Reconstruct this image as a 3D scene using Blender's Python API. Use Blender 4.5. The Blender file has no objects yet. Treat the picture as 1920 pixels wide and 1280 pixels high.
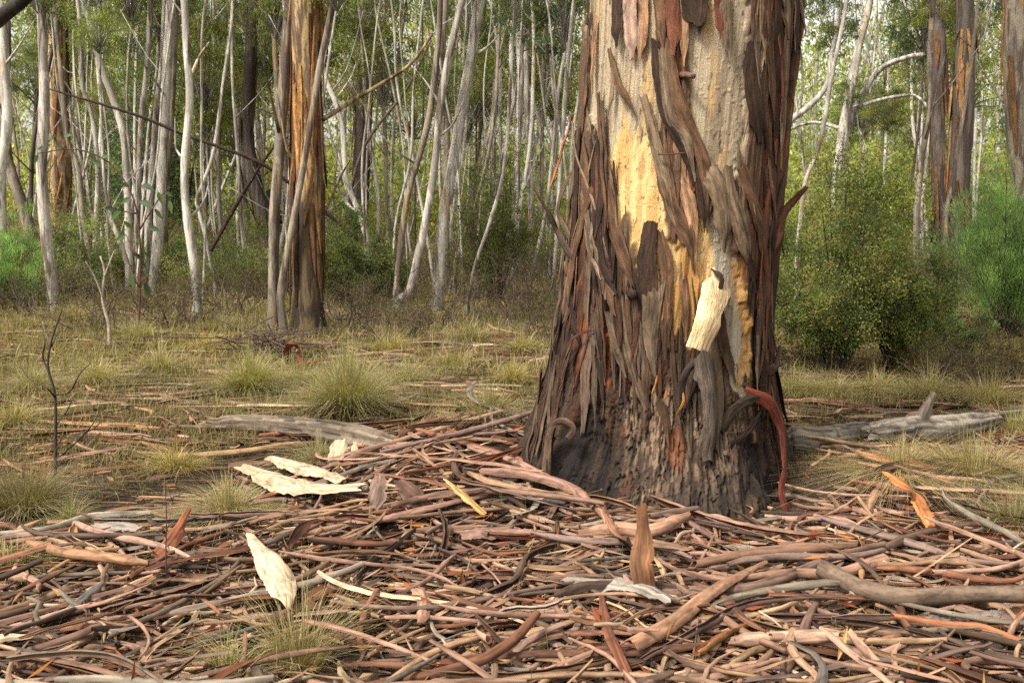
import bpy, math, random
import numpy as np
from mathutils import Vector

# ------------------------------------------------------------------ camera, sky, sun, exposure
SC = bpy.context.scene
COL = SC.collection
rng = np.random.default_rng(11)
random.seed(11)
FPX = 1867.0                      # focal length in photo pixels (35 mm lens, 1920 px wide)
PITCH = math.radians(6.5)
CAMZ = 1.5

cam_data = bpy.data.cameras.new('camera')
cam_data.lens = 35.0
cam_data.sensor_width = 36.0
cam_data.clip_start = 0.05
cam_data.clip_end = 1000
cam_data.dof.use_dof = True
cam_data.dof.focus_distance = 5.3
cam_data.dof.aperture_fstop = 8.0
cam = bpy.data.objects.new('camera', cam_data)
COL.objects.link(cam)
cam.location = (0, 0, CAMZ)
cam.rotation_euler = (math.radians(90) - PITCH, 0, 0)
SC.camera = cam

SUN_EL, SUN_AZ = math.radians(52), math.radians(226)     # azimuth clockwise from +Y: light from behind, to one side
world = bpy.data.worlds.new('World')
SC.world = world
world.use_nodes = True
wn = world.node_tree.nodes; wl = world.node_tree.links
sky = wn.new('ShaderNodeTexSky'); sky.sky_type = 'NISHITA'; sky.sun_disc = False
sky.sun_elevation = SUN_EL; sky.sun_rotation = SUN_AZ
sky.air_density = 1.0; sky.dust_density = 4.0
hsv = wn.new('ShaderNodeHueSaturation'); hsv.inputs['Saturation'].default_value = 0.08
wl.new(sky.outputs[0], hsv.inputs['Color'])
tint = wn.new('ShaderNodeMix'); tint.data_type = 'RGBA'; tint.blend_type = 'MULTIPLY'; tint.inputs[0].default_value = 1.0
tint.inputs[7].default_value = (1.0, 0.975, 0.93, 1)          # thin warm overcast, the same over the whole sky
wl.new(hsv.outputs[0], tint.inputs[6]); wl.new(tint.outputs[2], wn['Background'].inputs['Color'])
wn['Background'].inputs['Strength'].default_value = 0.095

sun_data = bpy.data.lights.new('sun', 'SUN')
sun_data.energy = 1.5; sun_data.angle = math.radians(10); sun_data.color = (1.0, 0.95, 0.87)
sun = bpy.data.objects.new('sun', sun_data); COL.objects.link(sun)
sd = Vector((math.sin(SUN_AZ) * math.cos(SUN_EL), math.cos(SUN_AZ) * math.cos(SUN_EL), math.sin(SUN_EL)))
sun.rotation_euler = sd.to_track_quat('Z', 'Y').to_euler()

SC.view_settings.view_transform = 'Standard'
SC.view_settings.look = 'None'
SC.view_settings.gamma = 1.0
SC.view_settings.use_curve_mapping = False
SC.view_settings.exposure = 1.72
SC.cycles.max_bounces = 6
SC.cycles.diffuse_bounces = 3
SC.cycles.transmission_bounces = 3
SC.cycles.glossy_bounces = 2
SC.cycles.use_denoising = False        # keeps the grain of bark and leaves

# ------------------------------------------------------------------ numeric helpers
def lin(r, g, b, k=1.0):
    c = np.array([r, g, b], float) / 255.0
    c = np.where(c <= 0.04045, c / 12.92, ((c + 0.055) / 1.055) ** 2.4)
    return c * k

def _hash(ix, iy, iz, seed):
    h = (ix.astype(np.int64) * 374761393 + iy.astype(np.int64) * 668265263 + iz.astype(np.int64) * 2147483647 + seed * 974634777) & 0x7fffffff
    h = ((h ^ (h >> 13)) * 1274126177) & 0x7fffffff
    h = ((h ^ (h >> 16)) * 60493) & 0x7fffffff
    return ((h ^ (h >> 11)) & 0xffff) / 65535.0

def vnoise(x, y, z=0.0, seed=0):
    x, y, z = np.broadcast_arrays(np.asarray(x, float), np.asarray(y, float), np.asarray(z, float))
    ix, iy, iz = np.floor(x), np.floor(y), np.floor(z)
    fx, fy, fz = x - ix, y - iy, z - iz
    fx = fx * fx * (3 - 2 * fx); fy = fy * fy * (3 - 2 * fy); fz = fz * fz * (3 - 2 * fz)
    r = 0
    for dx in (0, 1):
        for dy in (0, 1):
            for dz in (0, 1):
                w = (fx if dx else 1 - fx) * (fy if dy else 1 - fy) * (fz if dz else 1 - fz)
                r = r + w * _hash(ix + dx, iy + dy, iz + dz, seed)
    return r

def fbm(x, y, z=0.0, oct=4, seed=0):
    r, a, s = 0, 0.5, 1.0
    for o in range(oct):
        r = r + a * vnoise(np.asarray(x) * s, np.asarray(y) * s, np.asarray(z) * s, seed + o * 17)
        a *= 0.5; s *= 2.03
    return r / (1 - 0.5 ** oct)

def voronoi(x, y, seed=0, jit=0.9):
    """distance to the nearest and second nearest cell point, and a random value for the nearest cell"""
    ix, iy = np.floor(x), np.floor(y)
    f1 = np.full(x.shape, 9.0); f2 = np.full(x.shape, 9.0); cid = np.zeros(x.shape)
    for dx in (-1, 0, 1):
        for dy in (-1, 0, 1):
            cx, cy = ix + dx, iy + dy
            px = cx + 0.5 + jit * (_hash(cx, cy, cx * 0, seed) - 0.5)
            py = cy + 0.5 + jit * (_hash(cx, cy, cx * 0 + 7, seed) - 0.5)
            d = np.hypot(x - px, y - py)
            rv = _hash(cx, cy, cx * 0 + 3, seed)
            m = d < f1
            f2 = np.where(m, f1, np.minimum(f2, d))
            cid = np.where(m, rv, cid)
            f1 = np.where(m, d, f1)
    return f1, f2, cid

def smooth(a, b, x):
    t = np.clip((x - a) / (b - a), 0, 1)
    return t * t * (3 - 2 * t)

def in_poly(x, y, poly):
    r = np.zeros(x.shape, bool)
    n = len(poly)
    for i in range(n):
        x1, y1 = poly[i]; x2, y2 = poly[(i + 1) % n]
        if y1 == y2: continue
        c = ((y1 > y) != (y2 > y)) & (x < (x2 - x1) * (y - y1) / (y2 - y1) + x1)
        r ^= c
    return r

def catmull(P, n):
    """n points along a Catmull-Rom curve through the rows of P"""
    P = np.asarray(P, float)
    if len(P) == 2:
        t = np.linspace(0, 1, n)[:, None]
        return P[0] * (1 - t) + P[1] * t
    E = np.vstack([2 * P[0] - P[1], P, 2 * P[-1] - P[-2]])
    seg = np.linalg.norm(np.diff(P, axis=0), axis=1)
    cum = np.concatenate([[0], np.cumsum(seg)])
    s = np.linspace(0, cum[-1], n)
    k = np.clip(np.searchsorted(cum, s, side='right') - 1, 0, len(P) - 2)
    t = ((s - cum[k]) / np.maximum(seg[k], 1e-9))[:, None]
    p0, p1, p2, p3 = E[k], E[k + 1], E[k + 2], E[k + 3]
    return 0.5 * (2 * p1 + (p2 - p0) * t + (2 * p0 - 5 * p1 + 4 * p2 - p3) * t ** 2 + (3 * p1 - p0 - 3 * p2 + p3) * t ** 3)

def unit(v):
    return v / np.maximum(np.linalg.norm(v, axis=-1, keepdims=True), 1e-9)

# ------------------------------------------------------------------ the lie of the land and the photo's sight lines
TX, TY = 0.93, 5.78               # axis of the big trunk at the ground

def gh(x, y):
    x = np.asarray(x, float); y = np.asarray(y, float)
    d = np.maximum(y - 9, 0)
    rise = np.where(d < 38, 0.0014 * d * d, 0.0014 * 38 * 38 + 0.1064 * (d - 38))
    r2 = (x - TX) ** 2 + (y - TY) ** 2
    mound = 0.04 * np.exp(-r2 / 1.9) + 0.20 * np.exp(-((x + 0.15) ** 2 + (y - 6.2) ** 2) / 0.5) + 0.11 * np.exp(-((x - 2.0) ** 2 + (y - 5.9) ** 2) / 0.45) + 0.06 * np.exp(-((x + 0.3) ** 2 + (y - 5.0) ** 2) / 1.2)
    n = 0.10 * (fbm(x * 0.45 + 3.1, y * 0.45 + 8.2, 0, 3, 5) - 0.5) + 0.03 * (fbm(x * 2.1, y * 2.1, 0, 2, 9) - 0.5)
    return rise + mound + n

CP, SP = math.cos(PITCH), math.sin(PITCH)
def ray(px, py):
    u = (px - 960.0) / FPX; v = (640.0 - py) / FPX
    d = np.array([u, CP + v * SP, -SP + v * CP])
    return d / np.linalg.norm(d)

def at_y(px, py, Y):
    """the point at depth Y seen at a photo pixel"""
    d = ray(px, py)
    return np.array([0, 0, CAMZ]) + d * (Y / d[1])

def on_ground(px, py):
    d = ray(px, py)
    t = np.linspace(2, 130, 2600)
    P = np.array([0, 0, CAMZ])[None] + d[None] * t[:, None]
    below = P[:, 2] < gh(P[:, 0], P[:, 1])
    k = int(np.argmax(below)) if below.any() else len(t) - 1
    return P[k]

def project(P):
    x = P[..., 0]; y = P[..., 1]; z = P[..., 2] - CAMZ
    dep = y * CP - z * SP
    up = y * SP + z * CP
    return 960 + FPX * x / dep, 640 - FPX * up / dep

# ------------------------------------------------------------------ mesh building
class Acc:
    """collects shapes for one mesh: vertices, quads/triangles, vertex colours, strip coordinates"""
    def __init__(self):
        self.v, self.f, self.c, self.s, self.n = [], [], [], [], 0
    def add(self, V, F, C, S=None):
        V = np.asarray(V, float).reshape(-1, 3)
        C = np.asarray(C, float)
        if C.ndim == 1: C = np.tile(C, (len(V), 1))
        if S is None: S = V
        S = np.asarray(S, float)
        if S.shape[1] == 2: S = np.hstack([S, np.zeros((len(S), 1))])
        for f in (F if isinstance(F, list) else [F]):
            if len(f): self.f.append(np.asarray(f, np.int64) + self.n)
        self.v.append(V); self.c.append(C); self.s.append(S); self.n += len(V)
    def mesh(self, name, smooth_shade=True, origin=None):
        V = np.vstack(self.v); C = np.vstack(self.c); S = np.vstack(self.s)
        if origin is not None: V = V - np.asarray(origin)[None]
        me = bpy.data.meshes.new(name)
        me.vertices.add(len(V)); me.vertices.foreach_set('co', V.astype(np.float32).ravel())
        loops = np.concatenate([f.ravel() for f in self.f]).astype(np.int32)
        tot = np.concatenate([np.full(len(f), f.shape[1], np.int32) for f in self.f])
        start = np.concatenate([[0], np.cumsum(tot)[:-1]]).astype(np.int32)
        me.loops.add(len(loops)); me.loops.foreach_set('vertex_index', loops)
        me.polygons.add(len(tot)); me.polygons.foreach_set('loop_start', start)
        me.polygons.foreach_set('use_smooth', np.full(len(tot), bool(smooth_shade)))
        me.update(calc_edges=True)
        a = me.attributes.new('Col', 'FLOAT_COLOR', 'POINT')
        a.data.foreach_set('color', np.hstack([C, np.ones((len(C), 1))]).astype(np.float32).ravel())
        b = me.attributes.new('st', 'FLOAT_VECTOR', 'POINT')
        b.data.foreach_set('vector', S.astype(np.float32).ravel())
        return me

def link(name, me, mat, parent=None, loc=None):
    o = bpy.data.objects.new(name, me); COL.objects.link(o)
    if mat is not None and len(me.materials) == 0: me.materials.append(mat)
    if parent is not None: o.parent = parent
    if loc is not None: o.location = loc
    return o

def tag(o, label=None, cat=None, group=None, kind=None):
    if label: o['label'] = label
    if cat: o['category'] = cat
    if group: o['group'] = group
    if kind: o['kind'] = kind
    return o

def thing(name, label, cat, loc, group=None):
    o = bpy.data.objects.new(name, None); COL.objects.link(o)
    o.empty_display_size = 0.1
    o.location = loc
    return tag(o, label, cat, group)

def grid_faces(n, m, wrap=False):
    i, j = np.meshgrid(np.arange(n - 1), np.arange(m if wrap else m - 1), indexing='ij')
    a = i * m + j; b = i * m + (j + 1) % m
    return np.stack([a.ravel(), b.ravel(), (b + m).ravel(), (a + m).ravel()], 1)

def tube(P, R, sides=8, rough=0.0, seed=0, cap=True):
    P = np.asarray(P, float); n = len(P)
    R = np.broadcast_to(np.asarray(R, float), (n,))
    T = unit(np.gradient(P, axis=0))
    ref = np.array([0.31, 0.17, 0.93]) if abs(T[0, 2]) < 0.8 else np.array([0.93, 0.31, 0.17])
    A = unit(np.cross(T, ref)); B = np.cross(T, A)
    th = np.linspace(0, 2 * np.pi, sides, endpoint=False)
    rr = R[:, None] * np.ones(sides)[None]
    L = np.concatenate([[0], np.cumsum(np.linalg.norm(np.diff(P, axis=0), axis=1))])
    if rough:
        rr = rr * (1 + rough * (2 * fbm(np.cos(th)[None] * 1.3 + seed * 3.7, np.sin(th)[None] * 1.3, L[:, None] * 2.2, 3, seed) - 1))
    V = P[:, None] + rr[..., None] * (np.cos(th)[None, :, None] * A[:, None] + np.sin(th)[None, :, None] * B[:, None])
    S = np.stack([L[:, None] * np.ones(sides)[None], th[None] * R.mean() + 0 * L[:, None], np.full((n, sides), seed * 1.37)], -1)
    F = [grid_faces(n, sides, True)]
    V = V.reshape(-1, 3); S = S.reshape(-1, 3)
    if cap:
        V = np.vstack([V, P[0], P[-1]]); S = np.vstack([S, S[0], S[-1]])
        c0, c1 = n * sides, n * sides + 1
        j = np.arange(sides); k = (j + 1) % sides
        F.append(np.stack([np.full(sides, c0), k, j], 1))
        F.append(np.stack([np.full(sides, c1), (n - 1) * sides + j, (n - 1) * sides + k], 1))
    return V, F, S

def ribbon(P, N, W, arc, thick=0.004, m=7, cout=(.4, .3, .2), cin=None, seed=0, ragged=0.12, cvar=0.2):
    """a strip of bark with real thickness, curled across its width: open gutter (arc < pi) up to a rolled quill"""
    P = np.asarray(P, float); n = len(P)
    T = unit(np.gradient(P, axis=0))
    N = np.broadcast_to(np.asarray(N, float), (n, 3))
    B = unit(np.cross(T, N)); N = unit(np.cross(B, T))
    W = np.broadcast_to(np.asarray(W, float), (n,)); arc = np.broadcast_to(np.asarray(arc, float), (n,))
    arc = np.clip(arc, 0.15, 6.6)
    L = np.concatenate([[0], np.cumsum(np.linalg.norm(np.diff(P, axis=0), axis=1))])
    s = np.linspace(-0.5, 0.5, m)
    if arc.mean() > 2.5: ragged = ragged * 0.3
    kn = max(4, n // 4); lv = np.linspace(0, 1, n); kv = np.linspace(0, 1, kn)      # torn edge: slow bites and fine fray
    e0 = 1 + ragged * (1.2 * np.interp(lv, kv, rng.uniform(-1, 1, kn)) + 0.3 * rng.uniform(-1, 1, n)); e1 = 1 + ragged * (1.2 * np.interp(lv, kv, rng.uniform(-1, 1, kn)) + 0.3 * rng.uniform(-1, 1, n))
    sc = np.where(s[None] < 0, s[None] * e0[:, None], s[None] * e1[:, None])
    phi = sc * arc[:, None]
    r = W / 2 / np.sin(np.minimum(arc, np.pi) / 2)
    spiral = 1 - 0.25 * np.maximum(arc - 4.2, 0)[:, None] * (s[None] + 0.5) / 2.4
    base = np.where(arc < np.pi, np.cos(arc / 2), 0.0)
    if m <= 6:
        flute = np.minimum(W, 0.05)[:, None] * 0.13 * rng.normal(size=(1, m)) * np.ones((n, 1))
    else: flute = np.minimum(W, 0.05)[:, None] * (0.16 * (fbm(s[None] * 5 + seed * 1.9, L[:, None] * 3.0, seed * 0.7, 3, 12) - 0.5) + 0.10 * (vnoise(s[None] * 9 + seed, L[:, None] * 7, 0, 13) - 0.5))
    if arc.mean() > 2.5: flute = flute * 0.35
    endj = np.zeros((n, m)); jl = np.minimum(W.mean() * 0.9, L[-1] * 0.12)
    kn = np.linspace(-0.5, 0.5, 4); endj[0] = -jl * (0.8 * np.interp(s, kn, rng.random(4)) + 0.2 * rng.random(m)); endj[-1] = jl * (0.8 * np.interp(s, kn, rng.random(4)) + 0.2 * rng.random(m))
    def sheet(off):
        rr = (r[:, None] - off + flute) * spiral
        return P[:, None] + B[:, None] * (rr * np.sin(phi))[..., None] + N[:, None] * (rr * np.cos(phi) - r[:, None] * base[:, None])[..., None] + T[:, None] * endj[..., None]
    Vo, Vi = sheet(0.0), sheet(thick)
    if m <= 6: wv = 1 + cvar * 0.6 * rng.normal(size=(n, 1)) * np.ones((1, m)) + cvar * 0.5 * rng.normal(size=(1, m))
    else: wv = 1 + 1.6 * cvar * (2 * fbm(L[:, None] * 9, s[None] * 4 + seed * 2.1, seed, 3, 8) - 1) + cvar * 0.8 * rng.normal(size=(1, m))
    cin = cout if cin is None else cin
    Co = np.asarray(cout)[None, None] * wv[..., None]; Ci = np.asarray(cin)[None, None] * wv[..., None]
    S = np.stack([L[:, None] + seed * 7.13 + 0 * s[None], sc * (r * arc)[:, None] + seed * 3.1, np.full((n, m), seed * 0.77)], -1)
    f = grid_faces(n, m)
    k = n * m
    # the rim has vertices of its own, so that the edge stays crisp
    ring = np.concatenate([np.arange(m), np.arange(1, n) * m + m - 1, (n - 1) * m + np.arange(m - 2, -1, -1), np.arange(n - 2, 0, -1) * m])
    q = len(ring); a0 = 2 * k; j = np.arange(q); jn = (j + 1) % q
    F = np.vstack([f, f[:, ::-1] + k, np.stack([a0 + j, a0 + q + j, a0 + q + jn, a0 + jn], 1)])
    Vf, If = Vo.reshape(-1, 3), Vi.reshape(-1, 3)
    Cf_, Ci_ = Co.reshape(-1, 3), Ci.reshape(-1, 3)
    V = np.concatenate([Vf, If, Vf[ring], If[ring]])
    C = np.concatenate([Cf_, Ci_, Cf_[ring] * 1.1, Ci_[ring]])
    Sf = S.reshape(-1, 3)
    return V, F, np.clip(C, 0.004, 0.95), np.concatenate([Sf, Sf, Sf[ring], Sf[ring]])

def leaf_quads(P, D, L, W, col, cv=0.25, fold=0.0):
    """one folded rhombic leaf per row"""
    n = len(P)
    D = unit(D)
    Q = unit(rng.normal(size=(n, 3)))
    B = unit(np.cross(D, Q)); Nn = np.cross(B, D)
    L = np.broadcast_to(L, (n,))[:, None]; W = np.broadcast_to(W, (n,))[:, None]
    mid = P + D * L * 0.42
    V = np.stack([P, mid + B * W / 2 + Nn * W * fold, P + D * L, mid - B * W / 2 + Nn * W * fold], 1).reshape(-1, 3)
    F = np.arange(4 * n).reshape(n, 4)
    col = np.asarray(col, float)
    if col.ndim == 1: col = np.tile(col, (n, 1))
    c = np.clip(col * (1 + cv * rng.normal(size=(n, 1))), 0.003, 0.9)
    return V, F, np.repeat(c, 4, 0), np.repeat(P, 4, 0)

def blades(P, az, lean, L, W, cb, ct, rows=4):
    """curved grass blades; colours run from base to tip as in dry-footed grass"""
    n = len(P)
    t = np.linspace(0, 1, rows)
    D = np.stack([np.cos(az), np.sin(az), 0 * az], 1); B = np.stack([-np.sin(az), np.cos(az), 0 * az], 1)
    tw = rng.uniform(-0.9, 0.9, n)
    Bt = B * np.cos(tw)[:, None] + D * np.sin(tw)[:, None]
    up = L[:, None] * t[None] * (1 - 0.45 * np.minimum(lean, 1.6)[:, None] * t[None])
    out = (L * lean)[:, None] * (0.25 * t + 0.6 * t ** 2)[None]
    C = P[:, None] + D[:, None] * out[..., None]
    C[..., 2] += up
    w = W[:, None] * np.array([1, .9, .6, .12])[None] if rows == 4 else W[:, None] * np.linspace(1, .12, rows)[None]
    V = np.stack([C - Bt[:, None] * w[..., None] / 2, C + Bt[:, None] * w[..., None] / 2], 2)   # n, rows, 2, 3
    V = V.reshape(-1, 3)
    base = (np.arange(n) * rows * 2)[:, None]
    q = np.array([[2 * i, 2 * i + 1, 2 * i + 3, 2 * i + 2] for i in range(rows - 1)])
    F = (base[:, :, None] + q[None]).reshape(-1, 4)
    col = cb[:, None] * (1 - t)[None, :, None] + ct[:, None] * t[None, :, None]
    col = np.repeat(col[:, :, None], 2, 2).reshape(-1, 3)
    return V, F, np.clip(col, 0.004, 0.9), V

# ------------------------------------------------------------------ materials
def new_mat(name):
    m = bpy.data.materials.new(name); m.use_nodes = True
    nt = m.node_tree
    return m, nt, nt.nodes, nt.links, nt.nodes['Principled BSDF']

def mixrgb(nt, mode, fac, a, b):
    n = nt.nodes.new('ShaderNodeMix'); n.data_type = 'RGBA'; n.blend_type = mode
    for k, v in ((0, fac), (6, a), (7, b)):
        if hasattr(v, 'is_output'): nt.links.new(v, n.inputs[k])
        elif k == 0: n.inputs[0].default_value = v
        else: n.inputs[k].default_value = (*v, 1)
    return n.outputs[2]

def ramp(nt, src, stops):
    n = nt.nodes.new('ShaderNodeValToRGB')
    while len(n.color_ramp.elements) < len(stops): n.color_ramp.elements.new(0.5)
    for e, (p, c) in zip(n.color_ramp.elements, stops):
        e.position = p; e.color = (*c, 1) if hasattr(c, '__len__') else (c, c, c, 1)
    nt.links.new(src, n.inputs[0])
    return n.outputs[0]

def noise(nt, vec, scale, detail=3, rough=0.55, dist=0.0):
    n = nt.nodes.new('ShaderNodeTexNoise')
    n.inputs['Scale'].default_value = scale; n.inputs['Detail'].default_value = detail
    n.inputs['Roughness'].default_value = rough; n.inputs['Distortion'].default_value = dist
    nt.links.new(vec, n.inputs['Vector'])
    return n.outputs['Fac']

def mapping(nt, vec, scale):
    n = nt.nodes.new('ShaderNodeMapping'); n.inputs['Scale'].default_value = scale
    nt.links.new(vec, n.inputs['Vector'])
    return n.outputs[0]

def attr(nt, name, out='Color'):
    n = nt.nodes.new('ShaderNodeAttribute'); n.attribute_name = name
    return n.outputs[out]

def bump(nt, h, strength, dist, bsdf):
    n = nt.nodes.new('ShaderNodeBump'); n.inputs['Strength'].default_value = strength; n.inputs['Distance'].default_value = dist
    nt.links.new(h, n.inputs['Height']); nt.links.new(n.outputs[0], bsdf.inputs['Normal'])

def fibre_mat(name, sl, sw, lo, hi, rough=0.8, bs=0.8, bd=0.006, spec=0.25):
    """vertex colour broken by fibres that run along the strip, blotches and dirt"""
    m, nt, N, L, p = new_mat(name)
    st = attr(nt, 'st', 'Vector')
    fib = noise(nt, mapping(nt, st, (sl, sw, 1)), 1.0, 4, 0.6)
    blo = noise(nt, mapping(nt, st, (9, 22, 1)), 1.0, 3, 0.6, 0.6)
    dirt = noise(nt, mapping(nt, st, (30, 60, 1)), 1.0, 3, 0.7)
    c = mixrgb(nt, 'MULTIPLY', 1.0, attr(nt, 'Col'), ramp(nt, fib, [(0.25, lo), (0.5, 1.0), (0.75, hi)]))
    c = mixrgb(nt, 'MULTIPLY', 1.0, c, ramp(nt, blo, [(0.3, (0.5, 0.45, 0.41)), (0.5, (1, 1, 1)), (0.7, (1.3, 1.26, 1.2))]))
    c = mixrgb(nt, 'MIX', ramp(nt, dirt, [(0.62, 0.0), (0.72, 0.65)]), c, (0.05, 0.035, 0.025))
    L.new(c, p.inputs['Base Color'])
    p.inputs['Roughness'].default_value = rough
    p.inputs['Specular IOR Level'].default_value = spec
    bump(nt, fib, bs, bd, p)
    return m

M = {}
M['litter_bark'] = fibre_mat('litter_bark', 9, 70, 0.36, 1.35, 0.8, 1.0, 0.009)
M['hanging_bark'] = fibre_mat('hanging_bark', 9, 55, 0.4, 1.45, 0.85, 1.0, 0.014)
M['weathered_wood'] = fibre_mat('weathered_wood', 2.0, 45, 0.22, 1.35, 0.9, 1.0, 0.01)
M['rough_branch'] = fibre_mat('rough_branch', 40, 70, 0.5, 1.3, 0.9, 1.0, 0.008)

def leaf_mat(name, trans=0.35, rough=0.5, spec=0.3):
    m, nt, N, L, p = new_mat(name)
    c = attr(nt, 'Col')
    oi = N.new('ShaderNodeObjectInfo')
    v = ramp(nt, oi.outputs['Random'], [(0.0, (0.82, 0.86, 0.9)), (0.5, (1, 1, 1)), (1.0, (1.18, 1.1, 0.86))])
    c = mixrgb(nt, 'MULTIPLY', 1.0, c, v)
    L.new(c, p.inputs['Base Color'])
    p.inputs['Roughness'].default_value = rough; p.inputs['Specular IOR Level'].default_value = spec
    t = N.new('ShaderNodeBsdfTranslucent')
    L.new(mixrgb(nt, 'MULTIPLY', 1.0, c, (1.35, 1.45, 0.7)), t.inputs['Color'])
    mx = N.new('ShaderNodeMixShader'); mx.inputs[0].default_value = trans
    L.new(p.outputs[0], mx.inputs[1]); L.new(t.outputs[0], mx.inputs[2])
    L.new(mx.outputs[0], N['Material Output'].inputs['Surface'])
    return m
M['leaf'] = leaf_mat('leaf', 0.5)
M['grass'] = leaf_mat('grass_blade', 0.3, 0.6, 0.2)
M['dry_leaf'] = leaf_mat('dry_leaf', 0.15, 0.6, 0.25)

def twig_mat():
    m, nt, N, L, p = new_mat('twig')
    n = noise(nt, attr(nt, 'st', 'Vector'), 30, 3)
    L.new(mixrgb(nt, 'MULTIPLY', 1.0, attr(nt, 'Col'), ramp(nt, n, [(0.3, 0.6), (0.7, 1.25)])), p.inputs['Base Color'])
    p.inputs['Roughness'].default_value = 0.85
    return m
M['twig'] = twig_mat()

def gum_mat(name, pale, grey, ochre, dark, dark_amount):
    """patchwork of a smooth-barked gum: pale new bark, grey and ochre plates, old brown bark left in streaks"""
    m, nt, N, L, p = new_mat(name)
    oi = N.new('ShaderNodeObjectInfo'); tc = N.new('ShaderNodeTexCoord')
    ad = N.new('ShaderNodeVectorMath'); ad.operation = 'MULTIPLY_ADD'
    cmb = N.new('ShaderNodeCombineXYZ')
    for i in range(3): L.new(oi.outputs['Random'], cmb.inputs[i])
    L.new(cmb.outputs[0], ad.inputs[0]); ad.inputs[1].default_value = (57, 91, 33); L.new(tc.outputs['Object'], ad.inputs[2])
    v = ad.outputs[0]
    n1 = noise(nt, mapping(nt, v, (7, 7, 1.6)), 1.0, 4, 0.6, 0.5)
    n2 = noise(nt, mapping(nt, v, (5, 5, 0.9)), 1.0, 3, 0.6, 0.9)
    n3 = noise(nt, mapping(nt, v, (9, 9, 0.7)), 1.0, 4, 0.65, 0.3)
    n4 = noise(nt, mapping(nt, v, (60, 60, 14)), 1.0, 3, 0.6)
    c = mixrgb(nt, 'MIX', ramp(nt, n1, [(0.47, 0.0), (0.53, 1.0)]), pale, grey)
    c = mixrgb(nt, 'MIX', ramp(nt, n2, [(0.6, 0.0), (0.66, 0.85)]), c, ochre)
    c = mixrgb(nt, 'MIX', ramp(nt, n3, [(1 - dark_amount - 0.08, 0.0), (1 - dark_amount, 0.95)]), c, dark)
    c = mixrgb(nt, 'MULTIPLY', 1.0, c, ramp(nt, n4, [(0.3, 0.72), (0.7, 1.15)]))
    c = mixrgb(nt, 'MULTIPLY', 1.0, c, attr(nt, 'Col'))
    L.new(c, p.inputs['Base Color']); p.inputs['Roughness'].default_value = 0.75
    p.inputs['Specular IOR Level'].default_value = 0.25
    bump(nt, n4, 0.5, 0.01, p)
    return m
M['pale_gum'] = gum_mat('pale_gum', (0.50, 0.465, 0.41), (0.28, 0.25, 0.22), (0.36, 0.24, 0.115), (0.11, 0.08, 0.058), 0.40)
M['white_gum'] = gum_mat('white_gum', (0.56, 0.53, 0.47), (0.33, 0.305, 0.27), (0.42, 0.30, 0.16), (0.13, 0.10, 0.075), 0.36)
M['brown_gum'] = gum_mat('brown_gum', (0.30, 0.25, 0.19), (0.18, 0.15, 0.12), (0.38, 0.24, 0.1), (0.09, 0.065, 0.05), 0.42)
M['shaggy_gum'] = gum_mat('shaggy_gum', (0.44, 0.31, 0.15), (0.20, 0.135, 0.085), (0.42, 0.26, 0.09), (0.10, 0.06, 0.038), 0.42)
M['dark_gum'] = gum_mat('dark_gum', (0.13, 0.105, 0.088), (0.09, 0.07, 0.058), (0.15, 0.09, 0.05), (0.05, 0.037, 0.03), 0.46)

def ground_mat():
    m, nt, N, L, p = new_mat('forest_floor')
    tc = N.new('ShaderNodeTexCoord'); v = tc.outputs['Object']
    a = noise(nt, v, 22, 6, 0.7); b = noise(nt, v, 0.55, 4, 0.6, 0.4); d = noise(nt, v, 90, 4, 0.7)
    c = ramp(nt, a, [(0.3, (0.018, 0.012, 0.008)), (0.5, (0.045, 0.030, 0.019)), (0.68, (0.11, 0.072, 0.045))])
    g = ramp(nt, a, [(0.3, (0.07, 0.06, 0.025)), (0.5, (0.17, 0.14, 0.06)), (0.7, (0.32, 0.25, 0.13))])
    sx = N.new('ShaderNodeSeparateXYZ'); L.new(v, sx.inputs[0])
    far = N.new('ShaderNodeMapRange'); far.inputs[1].default_value = 6.5; far.inputs[2].default_value = 11
    far.inputs[3].default_value = 0; far.inputs[4].default_value = 0.85; L.new(sx.outputs[1], far.inputs[0])
    mu = N.new('ShaderNodeMath'); mu.operation = 'MULTIPLY'
    L.new(far.outputs[0], mu.inputs[0]); L.new(ramp(nt, b, [(0.35, 0.35), (0.6, 1.0)]), mu.inputs[1])
    c = mixrgb(nt, 'MIX', mu.outputs[0], c, g)
    c = mixrgb(nt, 'MULTIPLY', 1.0, c, ramp(nt, d, [(0.3, 0.6), (0.7, 1.3)]))
    L.new(c, p.inputs['Base Color']); p.inputs['Roughness'].default_value = 0.95
    p.inputs['Specular IOR Level'].default_value = 0.1
    bump(nt, a, 0.8, 0.03, p)
    return m
M['forest_floor'] = ground_mat()

# ------------------------------------------------------------------ ground: one sheet, fine near the tree, coarse far away
def spaced(lo, hi, n, c, k):
    t = np.linspace(-1, 1, n)
    s = np.sinh(k * t) / math.sinh(k)
    return np.where(s < 0, c + s * (c - lo), c + s * (hi - c))
gx = spaced(-150, 150, 280, 0.0, 4.6); gy = spaced(-25, 190, 300, 5.0, 4.4)
GX, GY = np.meshgrid(gx, gy, indexing='xy')
GV = np.stack([GX, GY, gh(GX, GY)], -1).reshape(-1, 3)
acc = Acc(); acc.add(GV, grid_faces(len(gy), len(gx)), np.ones(3))
tag(link('ground', acc.mesh('ground'), M['forest_floor']), 'brown forest floor under the bark litter and grass', kind='structure')

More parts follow.
